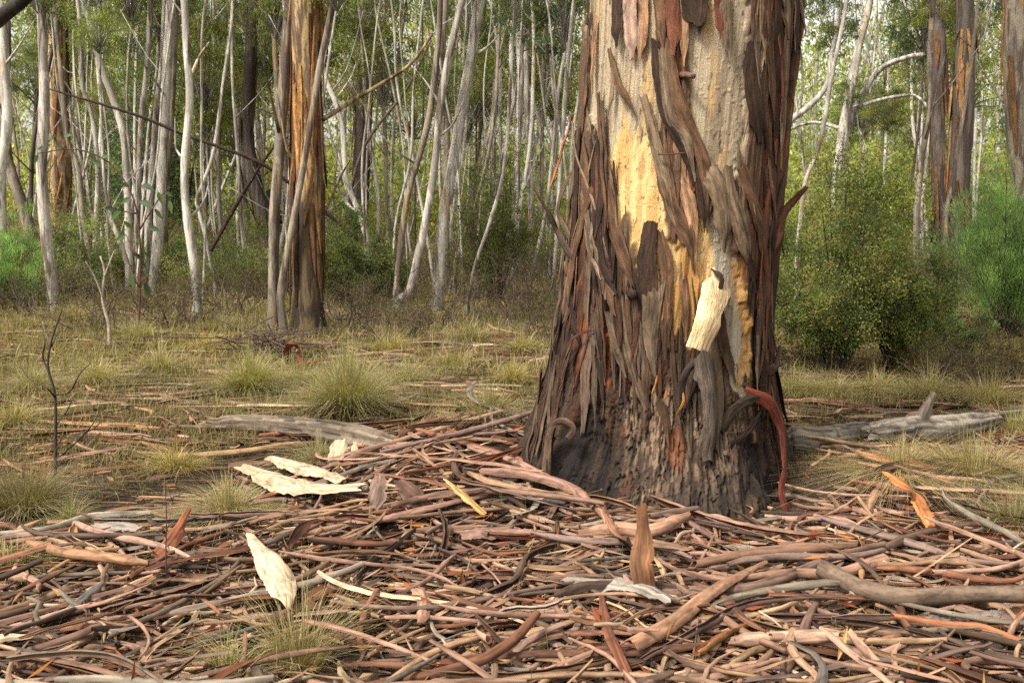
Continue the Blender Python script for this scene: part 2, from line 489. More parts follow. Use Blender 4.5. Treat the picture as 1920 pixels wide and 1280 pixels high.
# ------------------------------------------------------------------ the big tree
def row_z(py):                       # height at the trunk's axis plane for a photo row
    return at_y(960, py, TY)[2]
OUT = [(-420, 1112, 1512), (-200, 1106, 1508), (0, 1099, 1500), (100, 1094, 1488), (200, 1088, 1476), (300, 1080, 1464), (400, 1074, 1453),
       (500, 1066, 1443), (600, 1052, 1437), (700, 1034, 1438), (760, 1016, 1446), (800, 1000, 1456), (840, 974, 1470), (880, 946, 1482), (960, 915, 1490), (1060, 890, 1500)]
oz = np.array([row_z(r[0]) for r in OUT])[::-1]
oxl = np.array([at_y(r[1], r[0], TY)[0] for r in OUT])[::-1]
oxr = np.array([at_y(r[2], r[0], TY)[0] for r in OUT])[::-1]
ZTOP = 9.5
def trunk_cr(z):
    z = np.asarray(z, float)
    l = np.interp(z, oz, oxl); r = np.interp(z, oz, oxr)
    R = (r - l) / 2; c = (r + l) / 2
    over = np.maximum(z - oz[-1], 0)
    R = R * (1 - 0.045 * over)
    return c - 0.02 * over, R
def trunk_rad(th, z):
    """smooth radius: th = -pi/2 faces the photograph's side"""
    c, R = trunk_cr(z)
    flare = smooth(0.95, 0.0, z)
    lobe = 0.08 * np.cos(3 * (th + math.pi / 2 - 0.30)) + 0.05 * np.cos(5 * th + 0.8) + 0.03 * np.cos(8 * th + 2.0)
    front = np.exp(-((th + math.pi / 2) / 0.9) ** 2)
    return R * (1 + flare * lobe + 0.03 * flare * front) * (1 + 0.02 * np.cos(2 * th + z) + 0.012 * np.cos(7 * th + 1.3 * z))
def trunk_pt(th, z, off=0.0):
    c, R = trunk_cr(z)
    r = trunk_rad(th, z) + off
    return np.stack([c + r * np.cos(th), TY + r * np.sin(th), z + 0 * th], -1)
def on_trunk(px, py):
    """angle and height on the trunk seen at a photo pixel; beside the trunk: the nearest point of its outline"""
    d = ray(px, py)
    t = np.linspace(3.8, 6.8, 900)
    P = np.array([0, 0, CAMZ])[None] + d[None] * t[:, None]
    c, R = trunk_cr(P[:, 2])
    dx, dy = P[:, 0] - c, P[:, 1] - TY
    th = np.arctan2(dy, dx); rr = np.hypot(dx, dy)
    th = np.where(th > math.pi / 2, th - 2 * math.pi, th)
    gap = rr - trunk_rad(th, P[:, 2])
    ins = gap < 0
    k = int(np.argmax(ins)) if ins.any() else int(np.argmin(gap))
    return th[k], P[k, 2], max(gap[k], 0.0)

half = 270
tf = -math.pi / 2 + np.linspace(-1.75, 1.75, 400)
tb = -math.pi / 2 + np.linspace(1.75, 2 * math.pi - 1.75, 82)[1:-1]
th_l = np.concatenate([tf, tb])
zl = np.concatenate([np.linspace(-0.28, 2.95, 620), np.linspace(2.95, ZTOP, 90)[1:]])
TH, ZZ = np.meshgrid(th_l, zl, indexing='xy')
P0 = trunk_pt(TH, ZZ)
PX, PY = project(P0)
cosT, sinT = np.cos(TH), np.sin(TH)
Rm = 0.62
def cyl(f, fz, seed, o=4):           # noise on the trunk's skin, stretched along its length
    return fbm(cosT * Rm * f + 9.1, sinT * Rm * f + 4.7, ZZ * fz + 2.2, o, seed)
wx = PX + 44 * (cyl(9, 3.0, 21) - 0.5) + 20 * (cyl(34, 9, 22, 3) - 0.5)
wy = PY + 110 * (cyl(20, 2.0, 23) - 0.5)

POLY = {
 'pale': [[(1085, -600), (1235, -600), (1232, 120), (1240, 235), (1160, 262), (1140, 300), (1098, 210)],
          [(1284, -600), (1408, -600), (1405, 150), (1395, 300), (1355, 345), (1318, 300), (1292, 200), (1282, 80)]],
 'cream': [[(1140, 300), (1162, 240), (1232, 225), (1248, 330), (1262, 440), (1278, 520), (1216, 560), (1195, 480), (1165, 425), (1145, 360)],
           [(1284, 352), (1316, 388), (1338, 440), (1336, 530), (1300, 545), (1290, 450)]],
 'smooth_grey': [[(1334, 400), (1374, 440), (1398, 540), (1400, 640), (1394, 755), (1368, 740), (1346, 600), (1334, 520)]],
 'ochre': [[(1376, 470), (1398, 480), (1404, 640), (1392, 750), (1382, 740), (1388, 600)],
           [(1222, 460), (1300, 470), (1312, 650), (1250, 640)]],
 'flaky': [[(1172, 720), (1260, 730), (1330, 800), (1378, 820), (1398, 900), (1400, 1060), (1110, 1060), (1120, 950), (1160, 860)]],
 'char': [[(1056, 800), (1118, 775), (1140, 860), (1112, 990), (1040, 930)],
          [(1392, 850), (1440, 830), (1452, 930), (1405, 960)],
          [(1128, 548), (1200, 545), (1195, 600), (1130, 620)],
          [(1130, 640), (1170, 640), (1160, 720), (1110, 700)]],
 'rust': [[(1345, 225), (1362, 230), (1360, 320), (1346, 330)], [(1100, 560), (1150, 600), (1140, 720), (1090, 700)], [(1280, 500), (1300, 520), (1296, 620), (1270, 560)]],
}
def cover(key, x, y):
    m = np.zeros(x.shape, bool)
    for p in POLY[key]: m |= in_poly(x, y, p)
    return m.astype(float)
pale, cream, sgrey = cover('pale', wx, wy), cover('cream', wx, wy), cover('smooth_grey', wx, wy)
ochre, flaky, char, rust = cover('ochre', wx, wy), cover('flaky', wx, wy), cover('char', wx + 50 * (cyl(24, 2.5, 62) - 0.5), wy + 60 * (cyl(30, 3, 63) - 0.5)), cover('rust', wx, wy)
def soften(m, k=2):
    for _ in range(k):
        m = (m + np.roll(m, 1, 1) + np.roll(m, -1, 1)) / 3
        q = np.pad(m, ((1, 1), (0, 0)), mode='edge'); m = (q[:-2] + q[1:-1] + q[2:]) / 3
    return m
smoothw = np.clip(pale + cream + sgrey, 0, 1); smoothw *= (1 - char)
char = soften(char, 4); flaky_s = soften(flaky, 5); smooth_s = soften(smoothw, 2); cream_s = soften(cream, 2)
# relief
s1 = cyl(16, 0.9, 31); s2 = cyl(46, 1.8, 32); s3 = cyl(120, 5, 33, 3)
ridge = 1 - np.abs(2 * s1 - 1); ridge2 = 1 - np.abs(2 * s2 - 1)
stringy = 0.050 * (ridge - 0.72) + 0.026 * (ridge2 - 0.72) + 0.007 * (s3 - 0.5)
sm = 0.010 * (cyl(7, 1.5, 41) - 0.5) + 0.004 * (cyl(60, 45, 42, 3) - 0.5)
pim = smooth(0.70, 0.80, cyl(75, 60, 43, 2)); sm = sm + 0.004 * pim
warp = 0.5 * (cyl(14, 9, 44) - 0.5)
f1, f2, cid = voronoi(TH * Rm / 0.024 + warp * 2.6, ZZ / 0.17 + 4 * (cyl(26, 4, 45) - 0.5), 51)
crack = 1 - smooth(0.02, 0.22, f2 - f1)
g1, g2, cid2 = voronoi(TH * Rm / 0.013 + warp * 3, ZZ / 0.055 + warp * 4, 52)
crack2 = 1 - smooth(0.02, 0.25, g2 - g1)
crack = crack * smooth(0.35, 0.6, cyl(20, 14, 54))
flk = 0.012 * (cid - 0.5) - 0.022 * crack - 0.004 * crack2 + 0.007 * (cid2 - 0.5) + 0.025 * (cyl(12, 1.4, 53) - 0.5) + 0.02 * (cyl(40, 2.5, 56) - 0.5) + 0.012 * (cyl(60, 12, 55) - 0.5)
chd = -0.045 + 0.05 * (cyl(30, 2, 61) - 0.5) + 0.06 * (ridge - 0.7) + 0.03 * (ridge2 - 0.7)
foot = smooth(1.15, 0.55, ZZ); stringy = stringy + foot * (0.010 * (cyl(60, 14, 34) - 0.5) - 0.014 * crack - 0.006 * crack2 + 0.018 * (cyl(34, 3, 35) - 0.5))
chd = chd - 0.02 * crack + 0.012 * (cyl(70, 20, 64) - 0.5)
disp = (1 - smooth_s) * (1 - flaky_s) * stringy + smooth_s * (sm - 0.022) + flaky_s * flk
disp = disp * (1 - char) + char * chd
TV = trunk_pt(TH, ZZ, disp)
# pigment
K = 0.66
c_str = lin(108, 82, 62, K); c_str2 = lin(60, 42, 32, K); c_red = lin(128, 74, 42, K)
c_pale = lin(200, 180, 148, K * 1.08); c_pale2 = lin(160, 140, 114, K); c_cream = lin(244, 208, 142, K * 1.08); c_cream2 = lin(220, 174, 106, K)
c_sg = lin(186, 174, 152, K * 1.15); c_och = lin(196, 148, 84, K); c_flk = lin(150, 124, 98, K); c_flk2 = lin(78, 58, 44, K); c_char = lin(34, 26, 22, K); c_rust = lin(150, 74, 30, K)
def mixc(a, b, t): return a + (b - a) * t[..., None]
one = np.ones(TH.shape + (1,))
C = mixc(one * c_str2, one * c_str, smooth(0.35, 0.75, ridge2 * 0.6 + ridge * 0.4))
C = mixc(C, one * c_red, smooth(0.56, 0.68, cyl(22, 1.6, 71)) * 0.75)
C = mixc(C, one * c_och, smooth(0.66, 0.74, cyl(40, 1.3, 72)) * 0.7)
streak = cyl(60, 1.4, 73)
Cp = mixc(one * c_pale, one * c_pale2, smooth(0.4, 0.65, streak))
Cp = mixc(Cp, one * c_cream2, 0.6 * smooth(0.55, 0.7, cyl(18, 2.2, 74)))
Cc = mixc(one * c_cream, one * c_cream2, smooth(0.40, 0.62, cyl(18, 3.0, 75)) * 0.85)
Cc = mixc(Cc, one * lin(176, 120, 70, K), smooth(0.55, 0.72, cyl(34, 7, 76)) * 0.6)
Cs = mixc(one * c_sg, one * c_pale2, smooth(0.4, 0.7, streak))
Cf = mixc(one * c_flk2, one * c_flk, smooth(0.34, 0.62, cid * 0.22 + cid2 * 0.28 + cyl(26, 6, 77) * 0.5)); Cf = mixc(Cf, one * c_char, np.clip(crack * 1.0 + 0.5 * crack2, 0, 1)); Cf = mixc(Cf, one * c_char, smooth(0.6, 0.68, cyl(50, 5, 83)) * 0.8)
Cf = mixc(Cf, one * c_red, smooth(0.6, 0.7, cyl(12, 5, 78)) * 0.7)
C = mixc(C, one * c_str2 * 0.6, foot * crack * 0.8); C = mixc(C, one * lin(150, 116, 88, K), foot * smooth(0.48, 0.62, cyl(44, 6, 36)) * 0.8)
scorch = smooth(0.0, 0.30, 1.35 - ZZ + 1.1 * (cyl(7, 1.6, 84) - 0.5)); C = C * (1 - 0.68 * scorch)[..., None]      # fire-scorched lower bark, ragged upper edge
C = mixc(C, Cf, flaky_s)
C = mixc(C, one * c_rust, soften(rust, 1) * 0.8); C = mixc(C, Cs, soften(sgrey, 1)); C = mixc(C, one * c_och, soften(ochre, 1) * 0.85)
C = mixc(C, Cp, soften(pale, 1)); C = mixc(C, Cc, cream_s)
fleck = smooth(0.70, 0.76, cyl(70, 18, 79, 3)) * smooth_s
C = mixc(C, one * c_str2, fleck * 0.75)
C = mixc(C, one * c_char, np.clip(char * 1.1, 0, 1) * smooth(0.25, 0.6, cyl(34, 3, 80)))
low = smooth(0.5, 0.05, ZZ + 0.12 * (cyl(12, 6, 81) - 0.5)) * smooth(0.35, 0.5, cyl(7, 5, 82)); C = mixc(C, one * c_char, low * 0.8)

BT0 = np.array([TX, TY, 0.0])
big = thing('big_gum_tree', 'massive old gum tree with shaggy peeling bark and bare cream patches', 'tree', BT0)
acc = Acc()
acc.add(TV.reshape(-1, 3), grid_faces(len(zl), len(th_l), True), C.reshape(-1, 3), np.stack([ZZ.ravel(), (TH * Rm).ravel(), 0 * ZZ.ravel()], 1))
def trunk_mat():
    m, nt, N, L, p = new_mat('big_trunk_bark')
    st = attr(nt, 'st', 'Vector')
    fib = noise(nt, mapping(nt, st, (9, 120, 1)), 1.0, 4, 0.62)
    gr = noise(nt, mapping(nt, st, (110, 160, 1)), 1.0, 4, 0.7)
    c = mixrgb(nt, 'MULTIPLY', 1.0, attr(nt, 'Col'), ramp(nt, fib, [(0.28, 0.68), (0.5, 1.0), (0.75, 1.16)]))
    c = mixrgb(nt, 'MULTIPLY', 1.0, c, ramp(nt, gr, [(0.28, 0.74), (0.5, 1.0), (0.72, 1.12)]))
    L.new(c, p.inputs['Base Color']); p.inputs['Roughness'].default_value = 0.8; p.inputs['Specular IOR Level'].default_value = 0.25
    mm = N.new('ShaderNodeMath'); mm.operation = 'ADD'; L.new(fib, mm.inputs[0]); L.new(gr, mm.inputs[1])
    bump(nt, mm.outputs[0], 0.7, 0.006, p)
    return m
M['big_trunk_bark'] = trunk_mat()
link('trunk', acc.mesh('trunk', origin=BT0), M['big_trunk_bark'], big)

sid = [0]
def trunk_strip(pts, w, lift=(0.015, 0.03), arc=1.6, cout=None, cin=None, thick=0.006, taper=(0.7, 0.25), roll=0.0, n=None, name='bark_strip', label=None, ragged=0.16, curlend=0.0, side=0.0):
    """a strip hanging on the trunk along a run of photo pixels; lift = stand-off from the wood, top and bottom (m)"""
    sid[0] += 1
    q = [on_trunk(x, y) for x, y in pts]
    A = np.array([(a, b, g) for a, b, g in q])
    ln = sum(math.hypot(pts[i + 1][0] - pts[i][0], pts[i + 1][1] - pts[i][1]) for i in range(len(pts) - 1))
    n = n or int(np.clip(ln / 6, 10, 40))
    A = catmull(A, n)
    t = np.linspace(0, 1, n)
    lf = np.interp(t, np.linspace(0, 1, len(lift)), lift) + A[:, 2]
    lf = lf + 0.006 * (2 * vnoise(t * 5, sid[0] * 1.7, 0, 2) - 1)
    P = trunk_pt(A[:, 0], A[:, 1], lf)
    Nn = np.stack([np.cos(A[:, 0]), np.sin(A[:, 0]), 0 * t], 1)
    if side or roll:
        tz = np.array([-np.sin(A[:, 0]), np.cos(A[:, 0]), 0 * t]).T
        Nn = unit(Nn * math.cos(roll) + tz * math.sin(roll))
    W = w * 5.25 / FPX * (taper[0] + (1 - taper[0]) * smooth(0, 0.2, t)) * (taper[1] + (1 - taper[1]) * smooth(1, 0.72, t))
    W = W * (1 + 0.12 * (2 * vnoise(t * 4, sid[0] * 2.3, 0, 6) - 1))
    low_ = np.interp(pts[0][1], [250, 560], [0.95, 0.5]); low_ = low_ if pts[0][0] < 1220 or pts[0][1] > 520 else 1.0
    if cout is None: cout = lin(118, 96, 80, K)
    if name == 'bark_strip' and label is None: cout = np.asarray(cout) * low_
    if cin is None: cin = np.asarray(cout) * np.array([0.95, 0.6, 0.42])
    V, F, Cc_, S = ribbon(P, Nn, W, arc + 0.3 * (2 * vnoise(t * 3, sid[0], 0, 7) - 1), thick, 9, cout, cin, sid[0], ragged)
    a = Acc(); a.add(V, F, Cc_, S)
    o = link(name, a.mesh(name, origin=BT0), M['hanging_bark'], big)
    if label: o['label'] = label
    return o

GREY = lin(134, 112, 88, K); DK = lin(66, 47, 34, K); MID = lin(112, 82, 58, K); RED = lin(120, 72, 50, K); TAN = lin(176, 134, 100, K); ORG = lin(178, 108, 56, K); PINK = lin(176, 146, 126, K)
# strips read one by one off the photograph: path, width, stand-off, curl, colour
for pts, w, lf, ar, co in [
    ([(1230, 84), (1236, 150), (1250, 215), (1280, 278), (1297, 340)], 18, (.02, .05, .03), 2.4, DK),
    ([(1252, 80), (1258, 130), (1270, 190), (1290, 240), (1318, 312), (1322, 418)], 24, (.03, .05, .03, .02), 2.2, MID),
    ([(1244, 100), (1252, 170), (1262, 230), (1286, 262), (1300, 330)], 17, (.04, .06, .04), 2.6, GREY),
    ([(1210, 190), (1230, 266), (1247, 334), (1258, 392), (1275, 446)], 17, (.02, .03, .03), 2.0, GREY),
    ([(1238, 250), (1246, 330), (1262, 392), (1292, 450), (1298, 500)], 26, (.015, .03, .03), 1.8, MID),
    ([(1262, 232), (1276, 290), (1284, 350), (1296, 400), (1303, 482)], 19, (.01, .02, .03), 1.5, TAN),
    ([(1147, 100), (1160, 150), (1180, 185), (1194, 213)], 14, (.01, .05), 2.4, MID),
    ([(1151, 112), (1153, 160), (1149, 214)], 9, (.01, .05), 2.2, GREY),
    ([(1320, 312), (1342, 352), (1352, 400), (1354, 460)], 34, (.02, .05, .03), 1.9, GREY),
    ([(1304, 300), (1312, 360), (1318, 425)], 14, (.02, .04), 2.2, DK),
    ([(1362, 328), (1368, 372), (1386, 440), (1402, 505)], 28, (.02, .05, .03), 2.0, GREY),
    ([(1392, 326), (1408, 390), (1420, 440), (1428, 500)], 27, (.02, .05, .03), 2.0, MID),
    ([(1376, 350), (1382, 410), (1398, 470), (1408, 540)], 18, (.02, .04), 2.0, DK),
    ([(1411, 92), (1408, 150), (1412, 205), (1418, 262)], 34, (.02, .03, .04), 1.5, DK),
    ([(1432, -20), (1438, 80), (1440, 150), (1444, 220)], 18, (.02, .04), 1.8, MID),
    ([(1455, -20), (1454, 90), (1450, 200), (1446, 300)], 22, (.02, .05), 2.0, DK),
    ([(1470, -20), (1466, 100), (1460, 200), (1450, 310)], 20, (.03, .06), 2.0, GREY),
    ([(1492, -30), (1486, 40), (1480, 100), (1470, 170)], 20, (.02, .05), 2.2, DK),
    ([(1500, -30), (1496, 40), (1490, 85)], 14, (.02, .05), 2.2, MID),
    ([(1489, 98), (1480, 135), (1470, 172)], 8, (.03, .06), 1.2, RED),
    ([(1442, 318), (1436, 380), (1430, 460), (1432, 540), (1428, 620)], 18, (.02, .04), 2.0, RED),
    ([(1450, 300), (1446, 400), (1438, 520)], 14, (.02, .04), 2.0, DK),
    ([(1159, -20), (1161, 30), (1164, 84)], 22, (.02, .05), 1.7, DK),
    ([(1182, -20), (1186, 50), (1188, 104)], 30, (.01, .03), 1.2, PINK),
    ([(1208, -20), (1206, 50), (1202, 110)], 18, (.008, .02), 1.0, TAN),
    ([(1234, -20), (1240, 40), (1246, 92)], 16, (.02, .04), 1.8, MID),
    ([(1262, -20), (1264, 40), (1264, 98)], 22, (.03, .06), 2.0, RED),
    ([(1282, -20), (1284, 50), (1282, 120)], 13, (.02, .04), 1.8, TAN),
    ([(1294, -20), (1300, 20), (1308, 48)], 34, (.02, .05), 1.6, DK),
    ([(1318, -20), (1316, 20), (1310, 62)], 16, (.02, .05), 1.8, DK),
    ([(1358, -20), (1360, 50), (1364, 108)], 20, (.01, .035), 1.5, GREY),
    ([(1343, -20), (1346, 30), (1350, 70)], 14, (.01, .03), 1.5, RED),
    ([(1104, -20), (1108, 30), (1116, 66)], 10, (.01, .04), 1.6, DK),
    ([(1117, 40), (1116, 100), (1116, 168)], 13, (.01, .03), 1.6, TAN),
    ([(1106, 60), (1103, 140), (1098, 240)], 15, (.01, .03), 1.8, MID),
    ([(1221, 424), (1214, 480), (1216, 530), (1222, 590)], 30, (.02, .04, .02), 1.3, DK),
    ([(1215, 470), (1222, 545), (1220, 630), (1228, 700)], 26, (.02, .04, .02), 1.9, GREY),
    ([(1238, 440), (1250, 500), (1248, 580), (1252, 640)], 22, (.01, .02, .02), 1.4, MID),
    ([(1100, 372), (1114, 450), (1130, 500), (1152, 548)], 24, (.02, .05, .03), 2.2, GREY),
    ([(1144, 350), (1150, 410), (1168, 462), (1186, 530)], 22, (.02, .04, .03), 2.2, MID),
    ([(1130, 360), (1128, 430), (1138, 500), (1160, 545)], 18, (.02, .05), 2.4, DK),
    ([(1112, 360), (1096, 420), (1084, 480), (1078, 560)], 24, (.03, .05), 2.2, MID),
    ([(1092, 250), (1088, 320), (1086, 400), (1076, 480)], 18, (.02, .04), 2.0, DK),
    ([(1100, 270), (1104, 330), (1100, 390)], 20, (.02, .04), 1.8, MID),
    ([(1084, 300), (1078, 360), (1068, 440), (1058, 520)], 16, (.03, .05), 2.2, GREY),
    ([(1119, 420), (1118, 470), (1134, 520)], 9, (.05, .06), 2.2, PINK),
    ([(1062, 480), (1056, 560), (1046, 650)], 20, (.02, .05), 2.2, GREY),
    ([(1078, 560), (1084, 610), (1096, 640)], 18, (.03, .05), 2.4, DK),
    ([(1345, 575), (1352, 640), (1368, 710)], 20, (.02, .05), 2.0, MID),
    ([(1338, 600), (1334, 660), (1338, 740), (1340, 830)], 26, (.02, .04), 1.9, GREY),
    ([(1318, 640), (1322, 720), (1330, 800)], 24, (.02, .04), 1.9, DK),
    ([(1142, 590), (1156, 640), (1176, 700)], 13, (.02, .05), 2.2, GREY),
    ([(1176, 650), (1190, 700), (1210, 760)], 15, (.02, .04), 2.0, GREY),
    ([(1235, 740), (1246, 780), (1252, 830)], 12, (.02, .04), 2.0, MID),
]:
    trunk_strip(pts, w * 1.15, [l * 0.7 for l in lf], ar * 0.5, co, thick=0.005)
# strips that fill the shaggy parts between those
SHAG = [([(1088, 235), (1145, 300), (1158, 430), (1196, 545), (1190, 690), (1042, 700), (1052, 600), (1066, 480), (1076, 380)], 84, 0.10),
        ([(1408, -40), (1496, -40), (1462, 330), (1444, 520), (1438, 690), (1414, 640), (1412, 480), (1384, 345), (1412, 280)], 54, 0.03),
        ([(1196, 560), (1280, 560), (1320, 650), (1340, 720), (1340, 810), (1300, 790), (1180, 720)], 22, -0.02),
        ([(1030, 700), (1060, 690), (1050, 800), (990, 860)], 9, 0.1),
        ([(1420, 640), (1440, 640), (1466, 800), (1440, 830)], 9, -0.12)]
for poly, count, leanx in SHAG:
    xs = [p[0] for p in poly]; ys = [p[1] for p in poly]
    k = 0
    while k < count:
        x = random.uniform(min(xs), max(xs)); y = random.uniform(min(ys), max(ys))
        if not in_poly(np.array([x]), np.array([y]), poly)[0]: continue
        k += 1
        L_ = random.uniform(100, 260); dx = random.gauss(leanx if x < 1250 else -leanx, 0.09) * L_ * (-1 if x < 1110 else 1)
        b = random.uniform(-3, 3)
        pts = [(x - dx / 2, y - L_ / 2), (x + b, y), (x + dx / 2, y + L_ / 2)]
        co = random.choice([GREY, DK, DK, MID, MID, GREY, lin(146, 120, 100, K), RED, lin(104, 80, 66, K)]) * random.uniform(0.65, 1.2)
        trunk_strip(pts, random.choice([random.uniform(6, 11), random.uniform(9, 19)]), (random.uniform(.0, .012), random.uniform(.005, .025), random.uniform(.008, .05)), random.uniform(0.4, 1.4), co, thick=0.005, roll=random.gauss(0, 0.35), taper=(random.uniform(.2, 1), random.uniform(.05, .6)))
# the odd ones
CREAM = lin(240, 208, 160, K)
trunk_strip([(1337, 512), (1330, 545), (1312, 590), (1298, 640)], 50, (.03, .10, .15, .13), 0.9, CREAM, lin(190, 130, 80, K), 0.007, (0.15, 0.8), name='bark_flap', label='cream flap of bark curling out from the trunk')
trunk_strip([(1330, 506), (1339, 520), (1334, 548)], 11, (.05, .09, .08), 2.2, DK, None, 0.006, (0.3, 0.8))
trunk_strip([(1300, 668), (1308, 715), (1316, 785), (1322, 855)], 50, (.12, .11, .06, .02), 2.3, lin(104, 90, 78, K), lin(36, 26, 20, K), 0.007, (0.85, 0.6), roll=0.75, name='bark_sheet', label='dark sheet of bark bulging from the trunk foot')
trunk_strip([(1272, 770), (1270, 720), (1280, 685), (1298, 672)], 16, (.05, .10, .13, .12), 1.2, lin(92, 78, 66, K), lin(36, 26, 20, K), 0.006, (0.5, 0.9))
trunk_strip([(1046, 915), (1050, 870), (1060, 820), (1072, 792), (1092, 783), (1104, 796), (1094, 812)], 15, (.10, .12, .12, .13, .14, .14, .12), 1.5, lin(92, 70, 54, K), lin(50, 36, 28, K), 0.006, (0.8, 0.9), name='bark_loop', label='hooked roll of brown bark at the foot of the trunk')
trunk_strip([(1398, 738), (1418, 752), (1434, 800), (1436, 860), (1430, 905), (1440, 960)], 29, (.05, .09, .10, .11, .12, .13), 0.8, lin(122, 58, 40, K), lin(140, 70, 44, K), 0.006, (0.8, 0.45), name='bark_strip', label='long rust red strip of bark hanging free')
trunk_strip([(1352, 800), (1364, 770), (1384, 750), (1402, 742)], 22, (.02, .04, .06, .07), 0.9, lin(98, 80, 64, K))
trunk_strip([(1370, 830), (1396, 800), (1408, 772)], 16, (.02, .04, .06), 0.9, DK)
trunk_strip([(1078, 222), (1070, 262), (1060, 310), (1050, 346)], 16, (.02, .03, .04, .05), 1.6, ORG, RED, 0.006, (0.5, 0.6), name='bark_strip', label='orange strip of bark hanging clear of the trunk')
trunk_strip([(1082, 480), (1062, 440), (1044, 405), (1020, 366)], 22, (.03, .03, .03, .03), 2.6, lin(98, 78, 64, K), None, 0.008, (0.9, 0.4))
trunk_strip([(1072, 440), (1060, 400), (1066, 360), (1080, 320)], 20, (.02, .03, .03, .02), 2.2, GREY)
trunk_strip([(1120, 618), (1100, 628), (1080, 660), (1062, 720)], 6, (.05, .08, .08, .05), 1.4, RED)
trunk_strip([(1233, 700), (1230, 716), (1224, 732)], 4, (.06, .07, .08), 1.0, lin(214, 140, 64, K), taper=(.2, .2))
trunk_strip([(1250, 725), (1246, 740), (1242, 744)], 4, (.06, .07, .08), 1.0, lin(206, 130, 64, K), taper=(.2, .2))
trunk_strip([(1274, 724), (1274, 745), (1266, 765), (1262, 780)], 4.5, (.10, .11, .10, .08), 1.0, lin(206, 140, 64, K), taper=(.2, .2))
def trunk_stub(pts, w, offs, name, col, sides=9):
    q = [on_trunk(x, y) for x, y in pts]
    P = np.array([trunk_pt(a, b, g + o) for (a, b, g), o in zip(q, offs)])
    P = catmull(P, 14)
    V, F, S = tube(P, np.interp(np.linspace(0, 1, 14), np.linspace(0, 1, len(w)), w), sides, 0.25, len(bpy.data.objects) % 97)
    a = Acc(); a.add(V, F, col, S)
    return link(name, a.mesh(name, origin=BT0), M['rough_branch'], big)
trunk_stub([(1440, 500), (1446, 455), (1458, 408), (1478, 380), (1506, 350)], (.034, .030, .026, .022, .012), (-.03, .03, .02, .02, .02), 'branch_stub', lin(96, 60, 42, K))
trunk_stub([(1272, 140), (1286, 143), (1298, 148)], (.020, .018, .015), (-.03, .04, .09), 'branch_stub', lin(130, 104, 84, K))
trunk_stub([(1180, 552), (1190, 550), (1196, 552)], (.03, .028, .02), (-.02, .04, .08), 'branch_stub', lin(70, 50, 40, K))
trunk_stub([(1436, 720), (1442, 690), (1448, 668), (1452, 648)], (.02, .018, .015, .008), (-.03, .03, .03, .03), 'branch_stub', lin(80, 62, 50, K))
trunk_stub([(1432, 690), (1446, 684), (1456, 682)], (.018, .015, .012), (-.02, .03, .03), 'branch_stub', lin(110, 92, 76, K))
trunk_stub([(1238, 291), (1262, 291), (1284, 288)], (.005, .004, .003), (.06, .07, .07), 'twig', lin(110, 84, 66, K), 5)

# ------------------------------------------------------------------ crowns shared by the trees: leaf sprays on twigs, origin at the fork
def crown_mesh(seed, R, H, nclump, nleaf, L, W, greens, droop=0.75, twigcol=(0.22, 0.19, 0.16), hollow=0.35):
    """leaves (one mesh) and the twigs that carry them (another)"""
    r = np.random.default_rng(seed)
    la, ta = Acc(), Acc()
    for k in range(nclump):
        d = unit(r.normal(size=3)); rad = hollow + (1 - hollow) * r.random() ** 0.6
        c = np.array([d[0] * R * rad, d[1] * R * rad, H * 0.5 + d[2] * H * 0.5 * rad])
        c[2] += 0.2 * r.normal()
        if k % 2 == 0:
            mid = np.array([c[0] * 0.45, c[1] * 0.45, c[2] * 0.75 + 0.1]) + 0.15 * r.normal(size=3)
            P = catmull(np.array([[0, 0, max(0, c[2] * 0.3 - 0.3)], mid, c]), 7)
            V, F, S = tube(P, np.linspace(0.035, 0.006, 7) * (R / 1.8), 4, 0, k, False); ta.add(V, F, np.array(twigcol) * r.uniform(0.6, 1.3), S)
        cs = R * r.uniform(0.12, 0.27)
        n = int(nleaf * r.uniform(0.6, 1.4))
        P = c + r.normal(size=(n, 3)) * np.array([cs, cs, cs * 0.7]) * 0.62
        D = unit(r.normal(size=(n, 3)) * 0.75 + np.array([0, 0, -droop]))
        g = greens[r.integers(len(greens))] * r.uniform(0.75, 1.25)
        V, F, C_, S = leaf_quads(P, D, L * r.uniform(0.6, 1.25, n), W * r.uniform(0.7, 1.3, n), g, 0.22, 0.15)
        la.add(V, F, C_, S)
    lm = la.mesh('crown_leaves', False); lm.materials.append(M['leaf'])
    tm = ta.mesh('crown_limbs'); tm.materials.append(M['twig'])
    return lm, tm
OLIVE = np.array([0.155, 0.175, 0.055]); YGREEN = np.array([0.25, 0.275, 0.07]); DGREEN = np.array([0.08, 0.105, 0.045]); BLUEG = np.array([0.085, 0.125, 0.075]); WARM = np.array([0.19, 0.14, 0.055])
GREENS = [OLIVE, YGREEN, DGREEN, OLIVE, WARM, YGREEN]
CROWNS = [crown_mesh(100 + i, R, H, nc, nl, 0.18, 0.04, g, 1.0) for i, (R, H, nc, nl, g) in enumerate([
    (1.7, 3.4, 62, 70, GREENS), (1.4, 4.2, 60, 66, [OLIVE, DGREEN, OLIVE, BLUEG]), (2.0, 3.0, 70, 70, [YGREEN, OLIVE, YGREEN]), (1.2, 2.8, 46, 60, [DGREEN, OLIVE]), (1.8, 3.8, 74, 66, [YGREEN, WARM, OLIVE]), (1.5, 3.2, 56, 64, [BLUEG, OLIVE, YGREEN])])]

def sub(me, name, mat, parent, loc=(0, 0, 0), scale=1.0, rz=0.0):
    o = link(name, me, mat, parent, loc); o.scale = (scale,) * 3; o.rotation_euler = (0, 0, rz)
    return o

